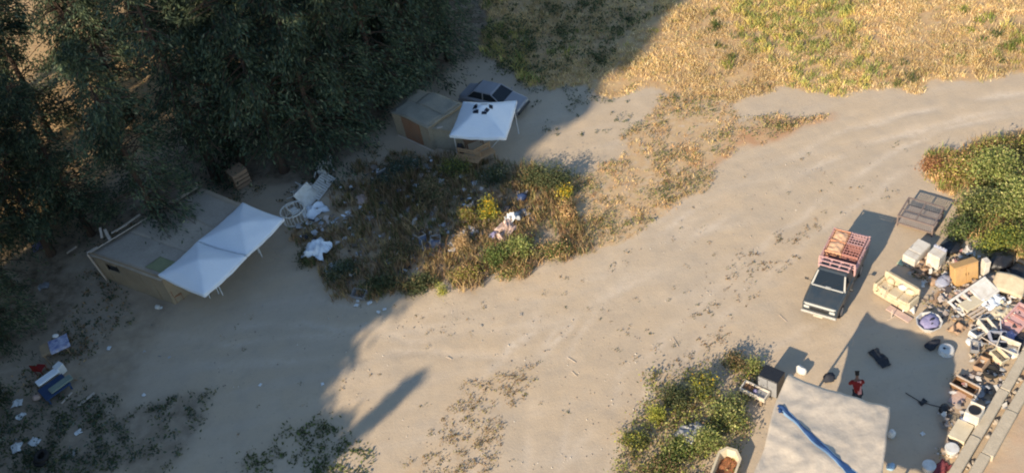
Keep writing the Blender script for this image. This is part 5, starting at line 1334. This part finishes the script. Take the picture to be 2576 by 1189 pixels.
# white rack with rungs
ra = heading((2398, 768), (2480, 720), .3)
o = empty('rack', at(2447, 757, .30), ra, 'white rack with dark openings lying across the belongings', 'rack')
o.rotation_euler = (.22, -.12, ra); o.scale = (1.2, 1.3, 1)
for s in (-1, 1): MB().rbox((0, s * .30, 0), (1.75, .09, .08), .015).build('rail', WPLASTIC, o)
for i, x in enumerate((-.83, -.52, -.21, .10, .83)): MB().rbox((x, 0, .0), (.08, .51, .07), .012).build('rung', WPLASTIC, o)
MB().rbox((.46, 0, -.005), (.66, .515, .05), .012).build('panel', WPLASTIC, o)
MB().box((-.37, 0, -.18), (.9, .5, .03)).build('backing', DARKC, o)
simple(MB().rbox((0, 0, .14), (1.5, .55, .28), .03), 'chest', CREAMP, 2452, 765, ra, 'low cream chest beneath the white rack', 'chest')
simple(crumpled(10, 8, 1.0, .6, .25, 101), 'sheet', CANVAS, 2492, 765, ra, 'white sheet at the right end of the white rack', 'sheet', None, True, .1)
simple(MB().sheet(lambda u, v: ((u - .5) * 1.3, (v - .5) * .85, .30 + .12 * math.sin(u * 3.1) + .25 * v), 10, 8, .14), 'mattress', CREAM, 2535, 732, heading((2500, 700), (2565, 720)), 'folded cream mattress at the right edge', 'mattress', None, True)
simple(lump(1.2, .9, .6, 105, 18, 11, .4), 'bag', BLACK, 2515, 668, .5, 'large black bag behind the yellow brown cupboard', 'bag', None, True)
simple(lump(1.0, .8, .5, 106, 18, 11, .4), 'bag', BLACK, 2562, 690, .9, 'black bag at the right edge above the cream mattress', 'bag', None, True)
simple(lump(1.1, .7, .45, 107, 18, 11, .4), 'bag', BLACK, 2390, 632, .2, 'black lump standing in for the appliance shadow right of the washing machine', 'bag', None, True)  # black shape added where the white appliances throw their shadow
# white tub, stool, black sheet, black bags
o = empty('tub', at(2335, 822), .4, 'large white tub with lilac and dark cloth in the sun', 'tub')
MB().lathe([(.34, 0), (.52, .34), (.55, .36), (.55, .38), (.50, .37), (.33, .05)], 9, None, True).build('shell', WPLASTIC, o)
lump(.85, .75, .36, 111, 16, 9, .4).build('cloth', LILAC, o, True, (0, 0, .14)); lump(.5, .25, .25, 112, 12, 8, .4).build('dark_cloth', DARKC, o, True, (.08, -.05, .27), .5)
o = empty('basin', at(2380, 884), .2, 'upturned white basin in the shelter shadow', 'basin')
MB().lathe([(.34, 0), (.30, .20), (.26, .22), (.06, .22), (.055, .18)], 16, None, True).build('shell', WPLASTIC, o, False); MB().lathe([(.06, .221), (.058, .224)], 12, Matrix.Translation((-.08, .05, 0))).build('hole', DARKC, o)
simple(crumpled(12, 9, .95, .45, .16, 115), 'sheet', BLACK, 2212, 900, heading((2200, 880), (2228, 912)), 'black plastic sheet crumpled in the shelter shadow', 'sheet', None, True)
simple(crumpled(7, 6, .35, .25, .1, 116), 'scrap', BLACK, 2322, 1012, .4, 'black scrap in the middle of the shelter shadow', 'scrap', 'black litter', True)
simple(lump(.5, .4, .3, 117, 12, 8, .4), 'bag', BLACK, 2376, 1032, .4, 'black bag at the right side of the shelter shadow', 'bag', None, True)
simple(MB().path([(-1.2, .1, .02), (-.5, -.05, .02), (.2, .08, .02), (.9, -.02, .02)], .018, 5), 'cable', BLACK, 2350, 1022, heading((2320, 1010), (2395, 1040)), 'dark cable between the black scrap and the black bag', 'cable')
simple(crumpled(6, 5, .16, .14, .06, 118), 'scrap', PAPER, 2321, 1092, .4, 'white speck of paper in the shelter shadow', 'scrap', None, False, .01)
simple(lump(.75, .4, .3, 119, 14, 9, .4), 'bag', DARKC, 2345, 870, .3, 'dark bundle left of the upturned basin', 'bag', None, True)
simple(lump(.55, .4, .35, 120, 14, 9, .4), 'bag', DARKC, 2085, 955, .3, 'dark bundle behind the shelter front edge', 'bag', None, True)
simple(lump(.34, .3, .42, 121, 12, 8, .3), 'bag', WPLASTIC, 2243, 1098, .3, 'white bag at the right edge of the shelter', 'bag', None, True)
simple(lump(.34, .3, .32, 122, 12, 8, .3), 'bag', PALEB, 2240, 1178, .3, 'pale blue bag at the bottom of the shelter edge', 'bag', None, True)
simple(lump(.3, .5, .45, 123, 12, 8, .35), 'sack', WPLASTIC, 2014, 938, .6, 'pale sack at the raised corner of the shelter', 'sack', None, True)
# left of the shelter
ga = heading((1919, 949), (1950, 962))
o = empty('cabinet', at(1940, 978), ga, 'black cabinet with grey doors behind the bushes at the shelter corner', 'cabinet')
MB().rbox((0, 0, .52), (.86, .7, 1.0), .02).build('carcass', BLACK, o); MB().rbox((-.21, -.36, .52), (.40, .02, .92), .006).build('door', GREYS, o); MB().rbox((.21, -.36, .52), (.40, .02, .92), .006).build('door', GREYS, o); MB().rbox((.04, -.38, .6), (.03, .02, .16), .005).build('handle', STEEL, o)
ta = heading((1871, 980), (1925, 1006))
o = empty('tray', at(1899, 997, .25), ta, 'long white tray with grey and lilac contents beside the shelter', 'tray')
openbox(1.15, .50, .22, .05).build('shell', WENAMEL, o); MB().box((-.25, 0, .10), (.48, .38, .06)).build('brown_lining', BROWNW, o); MB().box((.30, 0, .10), (.44, .38, .06)).build('grey_lining', GREYS, o); lump(.2, .2, .12, 131, 10, 7).build('bundle', LILAC, o, True, (.02, 0, .1))
o = empty('trestle', at(1899, 1001), ta, 'low wooden trestle under the long white tray', 'trestle')
for s in (-1, 1): MB().box((s * .4, 0, .13), (.08, .44, .27)).build('support', WOOD, o)
MB().box((0, 0, .10), (.72, .08, .06)).build('bar', WOOD, o)
# cream tub with rust coloured earth
ba = heading((1830, 1200), (1856, 1130))
o = empty('tub', at(1828, 1185), ba, 'cream pointed tub filled with rust coloured earth at the bottom edge', 'tub')
def hexring(sx, sy, z): return [(sx * x, sy * y, z) for x, y in ((-1, -.62), (.55, -.62), (1, -.25), (1, .30), (.62, .62), (-1, .62))]
MB().loft([hexring(.62, .58, 0), hexring(.78, .74, .46), hexring(.80, .76, .50), hexring(.68, .62, .50), hexring(.56, .50, .14)], True).build('shell', CREAMP, o)
MB().sheet(lambda u, v: (-.62 + u * 1.16, (v - .5) * .66, .30 + .10 * N3((u * 4, v * 3, 0), 1, 6) - .10 * u), 12, 10, .12).build('earth', EARTH, o, True)
simple(crumpled(12, 10, 1.15, .8, .30, 141, .1), 'metal_sheet', GREYS, 1742, 1098, .3, 'bent grey metal sheet in the bushes left of the shelter', 'metal sheet', None, False, .2)
# scrap heap at the right
JG = 'scrap heap at the right edge'
pa = heading((2516, 830), (2578, 770), .3)
o = empty('pallet', at(2556, 812, .1), pa, 'large faded pink plastic pallet on the scrap heap', 'pallet', JG)
o.rotation_euler = (0, -.12, pa)
openbox(1.7, .85, .14, .08).build('frame', PINKP, o)
for i in range(4): MB().box((-.6 + i * .4, 0, .11), (.10, .68, .03)).build('slat', PINK, o)
JUNK = [(2455, 848, 'crate', WPLASTIC, .5, 'white crate at the upper left of the scrap heap'), (2478, 832, 'crate', WENAMEL, .6, 'pale box at the top of the scrap heap'), (2505, 858, 'crate', GREYB, .6, 'grey blue box below the pink pallet'), (2450, 880, 'crate', GREYS, .4, 'grey crate at the left of the scrap heap'), (2530, 880, 'crate', WENAMEL, .7, 'white box on the right of the scrap heap'), (2470, 925, 'crate', CARD, .5, 'brown carton at the lower end of the scrap heap'), (2510, 905, 'crate', CREAMP, .55, 'cream box in the middle of the scrap heap')]
for i, (px, py, kd, ma_, sz, lab) in enumerate(JUNK):
    o = openbox(sz * 1.2, sz * .8, sz * .55, .03).build('box', ma_, None, False, at(px, py, .02), i * 1.3 + .4); o.rotation_euler.x = .25 * math.sin(i * 2.1); o.rotation_euler.y = .2 * math.cos(i * 1.7); o.location.z += .08
    tag(o, lab, 'box', JG)
LUMPS = [(2490, 852, .7, BLACK, 'black bag in the middle of the scrap heap'), (2540, 852, .6, LILAC, 'lilac bundle under the pink pallet'), (2462, 866, .45, WPLASTIC, 'white bag at the left of the scrap heap'), (2520, 870, .5, DARKC, 'dark bundle right of the middle of the scrap heap'), (2440, 862, .4, PAPER, 'white bundle at the left rim of the scrap heap'), (2486, 900, .5, BROWNW, 'brown bundle at the lower middle of the scrap heap'), (2548, 892, .55, PAPER, 'pale bundle beside the wall at the scrap heap'), (2468, 842, .4, GREYB, 'grey bag at the upper rim of the scrap heap'), (2565, 865, .6, DARKC, 'dark bag at the right edge by the wall')]
for i, (px, py, sz, ma_, lab) in enumerate(LUMPS):
    simple(lump(sz, sz * .8, sz * .55, 150 + i, 14, 9, .45), 'bag', ma_, px, py, i, lab, 'bag', JG, True)
for i, (px, py, L, rz, ma_, lab) in enumerate([(2470, 858, 1.1, .4, PALEW, 'pale stick across the left of the scrap heap'), (2500, 880, 1.2, 2.2, PALEW, 'pale pole across the middle of the scrap heap'), (2515, 840, .9, 1.2, WSTEEL, 'white pipe at the top of the scrap heap'), (2455, 870, .8, 2.6, STEEL, 'steel pipe at the left of the scrap heap')]):
    simple(MB().tube((-L / 2, 0, .25), (L / 2, 0, .4), .022, .02, 6), 'pipe', ma_, px, py, rz, lab, 'pipe', JG)
simple(MB().lathe(TYRE, 20, Matrix.Translation((0, 0, .12)), False), 'tyre', RUBBER, 2492, 938, 0, 'small tyre below the scrap heap', 'tyre', None, True)
# things along the wall
wa = heading((2382, 1189), (2512, 974), .3)
o = empty('box', at(2425, 980), heading((2393, 957), (2456, 990)), 'open brown wooden box with a pale rim in the yard', 'box')
openbox(.95, .45, .30, .025).build('sides', BROWNW, o); MB().box((0, -.25, .31), (1.0, .06, .04)).build('rim', PALEW, o); MB().box((0, .25, .31), (1.0, .06, .04)).build('rim', PALEW, o)
simple(MB().rbox((0, 0, .03), (.8, .5, .05), .01), 'board', RAGP, 2410, 1000, wa, 'pinkish board beside the open brown box', 'board')
washer(2445, 1062, wa, 'white washing machine with an open drum beside the wall', True, .95)
simple(MB().rbox((0, 0, .18), (.95, .65, .35), .02), 'chest', CREAMP, 2415, 1095, wa, 'cream chest below the open washing machine', 'chest')
simple(lump(.6, .5, .4, 161, 12, 8, .4), 'bag', GREYB, 2425, 1068, wa, 'grey bag left of the open washing machine', 'bag', None, True)
o = empty('carton', at(2396, 1110), wa + .3, 'grey brown carton beside the round white bucket', 'carton')
openbox(.5, .4, .32, .015).build('sides', mat('grey_carton', (0.36, 0.29, 0.27), .9, (.28, .22, .2), 4, .5), o); MB().box((.30, 0, .29), (.16, .38, .012), Matrix.Rotation(.6, 3, 'Y')).build('flap', CARD, o)
def bucket(px, py, label, r=.22, h=.34):
    o = empty('bucket', at(px, py), 0, label, 'bucket', 'white buckets by the wall')
    MB().lathe([(r * .8, 0), (r, h), (r * 1.06, h), (r * 1.06, h + .02)], 18, None, True).build('body', WPLASTIC, o, False)
    MB().lathe([(r * 1.0, h + .022), (r * .95, h + .035)], 18, None, True).build('lid', WPLASTIC, o)
    MB().path([(r * 1.06 * math.cos(t), r * 1.06 * math.sin(t) , h - .04 - .10 * abs(math.sin(t))) for t in [math.pi * k_ / 8 for k_ in range(9)]], .006, 5).build('handle', STEEL, o)
bucket(2392, 1140, 'round white bucket nearest the wall', .25, .36); bucket(2335, 1182, 'white bucket beside the red cloth at the bottom edge', .24, .34)
simple(crumpled(9, 8, .7, .5, .18, 171), 'cloth', mat('faded_red_cloth', (0.28, 0.07, 0.08), .9, (.12, .03, .035), 5, .6), 2368, 1180, .5, 'faded red cloth between the two white buckets', 'cloth', None, True)

# low double wall of rough blocks
A0, A1 = G(2382, 1189, .3), G(2512, 974, .3); dW = (A1 - A0); dW.z = 0; dn = dW.normalized(); nn = Vector((dn.y, -dn.x, 0))
wl = empty('low_wall', (A0.x, A0.y, 0), math.atan2(dn.y, dn.x), 'low cream double wall of rough blocks at the lower right corner', 'wall'); wl['kind'] = 'thing'
rr = random.Random(5)
for row, (yo, wd, hh) in enumerate(((-.20, .40, .42), (-.84, .42, .36))):
    x = -3.0
    while x < 9.5:
        ln = rr.uniform(1.6, 2.8)
        if True:
            mb = MB().rbox((x + ln / 2, yo + rr.uniform(-.03, .03), hh / 2 - .04), (ln - .02, wd + rr.uniform(-.04, .03), hh + rr.uniform(-.05, .05)), .03, Matrix.Rotation(rr.uniform(-.012, .012), 3, 'Z'))
            mb.build('block', CONC, wl)
        x += ln
for i in range(26):
    s_ = rr.uniform(.10, .26); lump(s_, s_ * .8, s_ * .7, 200 + i, 9, 6, .35).build('stone', STONE, wl, False, (rr.uniform(-2, 8), rr.uniform(-.58, -.46), rr.uniform(-.02, .06)), rr.uniform(0, 6))
# pale post at the right edge
o = empty('post', at(2574, 535), 0, 'pale post in the bushes at the right edge', 'post')
MB().tube((0, 0, -.1), (.02, 0, 2.3), .05, .045, 8).build('shaft', PALEW, o); MB().tube((.02, 0, 2.3), (.02, 0, 2.34), .055, .05, 8).build('cap', PALEW, o)
# sticks on the sand
for i, (px, py, L, rz, lab) in enumerate([(1438, 905, .5, 2.2, 'pale twig on the track right of the pointed shadow'), (1445, 940, .35, 2.0, 'short pale twig below the other twig on the track'), (1970, 800, .5, 1.9, 'pale twig on the sand left of the pickup'), (1700, 860, .6, 1.7, 'thin twig on the sand below the track bend'), (1130, 900, .3, 2.3, 'little twig beside the tip of the pointed shadow')]):
    simple(MB().tube((-L / 2, 0, .02), (L / 2, .03, .035), .013, .009, 5), 'twig', PALEW, px, py, rz, lab, 'twig', 'twigs on the sand')

# ------------------------------------------------------------------ loose litter nobody could count
def litter(name, poly, dens, clump, seed, size, pal, label):
    X, Y = scatter(poly, dens, clump, seed)
    n = len(X); P = np.column_stack([X, Y, gz_np(X, Y) + RNG.uniform(.04, .28, n)])
    a = RNG.uniform(0, 2 * np.pi, n); sx = size * RNG.uniform(.4, 1.6, n); sy = sx * RNG.uniform(.4, 1.0, n)
    c, s_ = np.cos(a), np.sin(a); V = []
    for (u, v) in ((-1, -1), (0, -1), (1, -1), (-1, 1), (0, 1), (1, 1)):
        j = RNG.uniform(.6, 1.2, n); x, y = u * sx * .5 * j, v * sy * .5 * j
        V.append(np.column_stack([P[:, 0] + c * x - s_ * y, P[:, 1] + s_ * x + c * y, P[:, 2] + RNG.uniform(-.35, .35, n) * sx]))
    V = np.stack(V, 1).reshape(-1, 3); V[:, 2] = np.maximum(V[:, 2], gz_np(V[:, 0], V[:, 1]) + .012)
    k = (np.arange(n) * 6)[:, None]
    F = np.concatenate([k + np.array([[0, 1, 4, 3]]), k + np.array([[1, 2, 5, 4]])])
    C = np.repeat(pick(pal, n), 6, 0)
    o = link_mesh(name, fast_mesh(name, V, F, C), mat('litter', (0.1, 0.1, 0.1), 0.8, tint=True)); tag(o, label, 'litter', kind='stuff')
LITC = [(0.62, 0.64, 0.66, 3), (0.42, 0.42, 0.42, 3), (0.5, 0.42, 0.36, 2), (0.16, 0.18, 0.23, .4), (0.25, 0.2, 0.16, 2), (0.05, 0.05, 0.055, 1.5)]
MLIT = polyG([(740, 560), (800, 690), (900, 720), (1060, 690), (1200, 640), (1340, 600), (1330, 500), (1200, 440), (1060, 400), (900, 420), (850, 470), (800, 470)])
litter('mound_litter', MLIT, 11, (.7, .36, .72), 301, .22, LITC, 'small pale and dark scraps caught in the weeds of the mound')
YLIT = polyG([(2255, 655), (2400, 640), (2576, 690), (2640, 760), (2600, 880), (2540, 930), (2420, 1110), (2375, 1180), (2360, 1100), (2440, 960), (2430, 850), (2380, 790), (2260, 780)])
litter('yard_litter', YLIT, 30, (.8, .2, .7), 303, .18, [(0.62, 0.58, 0.52, 3), (0.42, 0.34, 0.27, 3), (0.24, 0.17, 0.12, 2), (0.06, 0.055, 0.06, 2), (0.5, 0.42, 0.36, 2), (0.45, 0.22, 0.19, .5)], 'broken bits strewn between the belongings at the right edge')
LLIT = polyG([(0, 990), (250, 970), (420, 1000), (560, 900), (420, 780), (300, 790), (120, 980), (300, 1100), (200, 1189), (0, 1189)])
litter('shade_litter', LLIT, 1.3, (.7, .4, .8), 305, .13, [(0.4, 0.4, 0.4, 2), (0.25, 0.24, 0.22, 2), (0.5, 0.5, 0.5, 1)], 'grey scraps strewn in the shade at the lower left')
stuff('yard_weeds', [weeds(YLIT, 12, (.6, .42, .7), 307, .10, OCHRE + OLIVE, 9, .16, .1)], LEAF, 'dry weeds between the belongings at the right edge', 'weeds')
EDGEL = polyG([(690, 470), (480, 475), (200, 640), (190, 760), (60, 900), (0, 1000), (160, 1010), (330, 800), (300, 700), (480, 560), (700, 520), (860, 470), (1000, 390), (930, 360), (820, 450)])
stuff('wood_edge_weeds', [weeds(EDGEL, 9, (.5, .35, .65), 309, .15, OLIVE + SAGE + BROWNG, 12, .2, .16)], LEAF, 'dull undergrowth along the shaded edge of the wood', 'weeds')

# bigger white pieces in the heap beside the canopies
o = empty('playpen', at(745, 552), .5, 'round white slatted playpen nearest the canopy tip', 'playpen'); o.scale = (1.22, 1.22, 1.15)
for z in (.08, .62): MB().path([(.55 * math.cos(t * .3927), .50 * math.sin(t * .3927), z) for t in range(17)], .035, 6).build('ring', WPLASTIC, o)
for t in range(22): a_ = t * 2 * math.pi / 22; MB().tube((.55 * math.cos(a_), .50 * math.sin(a_), .06), (.55 * math.cos(a_), .50 * math.sin(a_), .62), .018, .018, 5).build('bar', WPLASTIC, o)
o = empty('plastic_table', at(778, 512), .9, 'white plastic table on its side in the chair heap', 'table'); o.rotation_euler = (1.0, 0, .9); o.location.z += .55; o.scale = (1.25, 1.25, 1.2)
MB().rbox((0, 0, 0), (.95, .85, .035), .015).build('table_top', WPLASTIC, o)
for sx in (-.38, .38):
    for sy in (-.34, .34): MB().tube((sx, sy, -.02), (sx * 1.15, sy * 1.15, -.68), .03, .025, 6).build('leg', WPLASTIC, o)
o = empty('sunbed', at(808, 478), heading((790, 500), (830, 448)), 'white plastic sunbed lying across the chair heap', 'sunbed'); o.rotation_euler.x = .5; o.location.z += .14; o.scale = (1.1, 1.2, 1.1)
for s in (-1, 1): MB().rbox((0, s * .30, .2), (1.7, .05, .06), .015).build('rail', WPLASTIC, o)
for i in range(11): MB().rbox((-.78 + i * .156, 0, .215), (.11, .56, .02), .006).build('slat', WPLASTIC, o)
for sx in (-.6, .6):
    for s in (-1, 1): MB().tube((sx, s * .28, .2), (sx, s * .28, 0), .025, .025, 6).build('leg', WPLASTIC, o)
o = empty('pallet', at(2470, 795, .05), ra, 'grey wooden pallet below the white rack', 'pallet')
for i in range(6): MB().box((0, -.42 + i * .168, .12), (1.1, .11, .022)).build('slat', PALEW, o)
for x in (-.48, 0, .48): MB().box((x, 0, .055), (.09, .95, .10)).build('bearer', WOOD, o)
for i, (px, py, L, W, rz, z, ma_, lab) in enumerate([(2360, 745, 1.0, .3, .6, .04, CARD, 'flat cardboard between the sofa and the rack'), (2410, 800, .9, .4, 2.2, .05, BOARDT, 'tan board below the white rack'), (2320, 690, .7, .3, .3, .05, CARD, 'brown board right of the sofa shadow'), (2500, 812, .9, .35, .9, .06, PALEW, 'pale board left of the pink pallet'), (2400, 1060, .8, .3, 1.0, .04, BOARDT, 'tan board left of the grey bag by the wall'), (2470, 985, .8, .35, .7, .05, GREYS, 'grey board against the wall above the washing machine'), (2455, 955, .7, .3, 2.0, .05, CARD, 'brown board right of the open brown box')]):
    simple(MB().rbox((0, 0, 0), (L, W, .03), .008, Matrix.Rotation(.08 * (i % 3), 3, 'Y')), 'board', ma_, px, py, rz, lab, 'board', 'boards lying in the yard', False, z)

for i, (px, py, sx, sy, ma_, rz, dz, lab) in enumerate([(2228, 742, .9, .6, CREAM, .4, .30, 'crumpled cream cloth over the left arm of the sofa'), (2285, 772, .8, .5, WPLASTIC, 1.2, .02, 'crumpled pale cloth at the right foot of the sofa'), (2318, 672, .9, .6, CARD, .8, .02, 'brown cloth before the lying refrigerator'), (2430, 742, .9, .5, RAGP, .3, .02, 'pinkish cloth between the cupboard and the white rack'), (2520, 790, 1.0, .7, CREAMP, .9, .05, 'cream cloth above the pink pallet'), (2405, 830, .7, .5, CARD, .5, .02, 'brown cloth right of the white tub')]):
    simple(crumpled(12, 10, sx, sy, .28, 400 + i, .16), 'cloth', ma_, px, py, rz, lab, 'cloth', 'cloths among the belongings', True, dz)
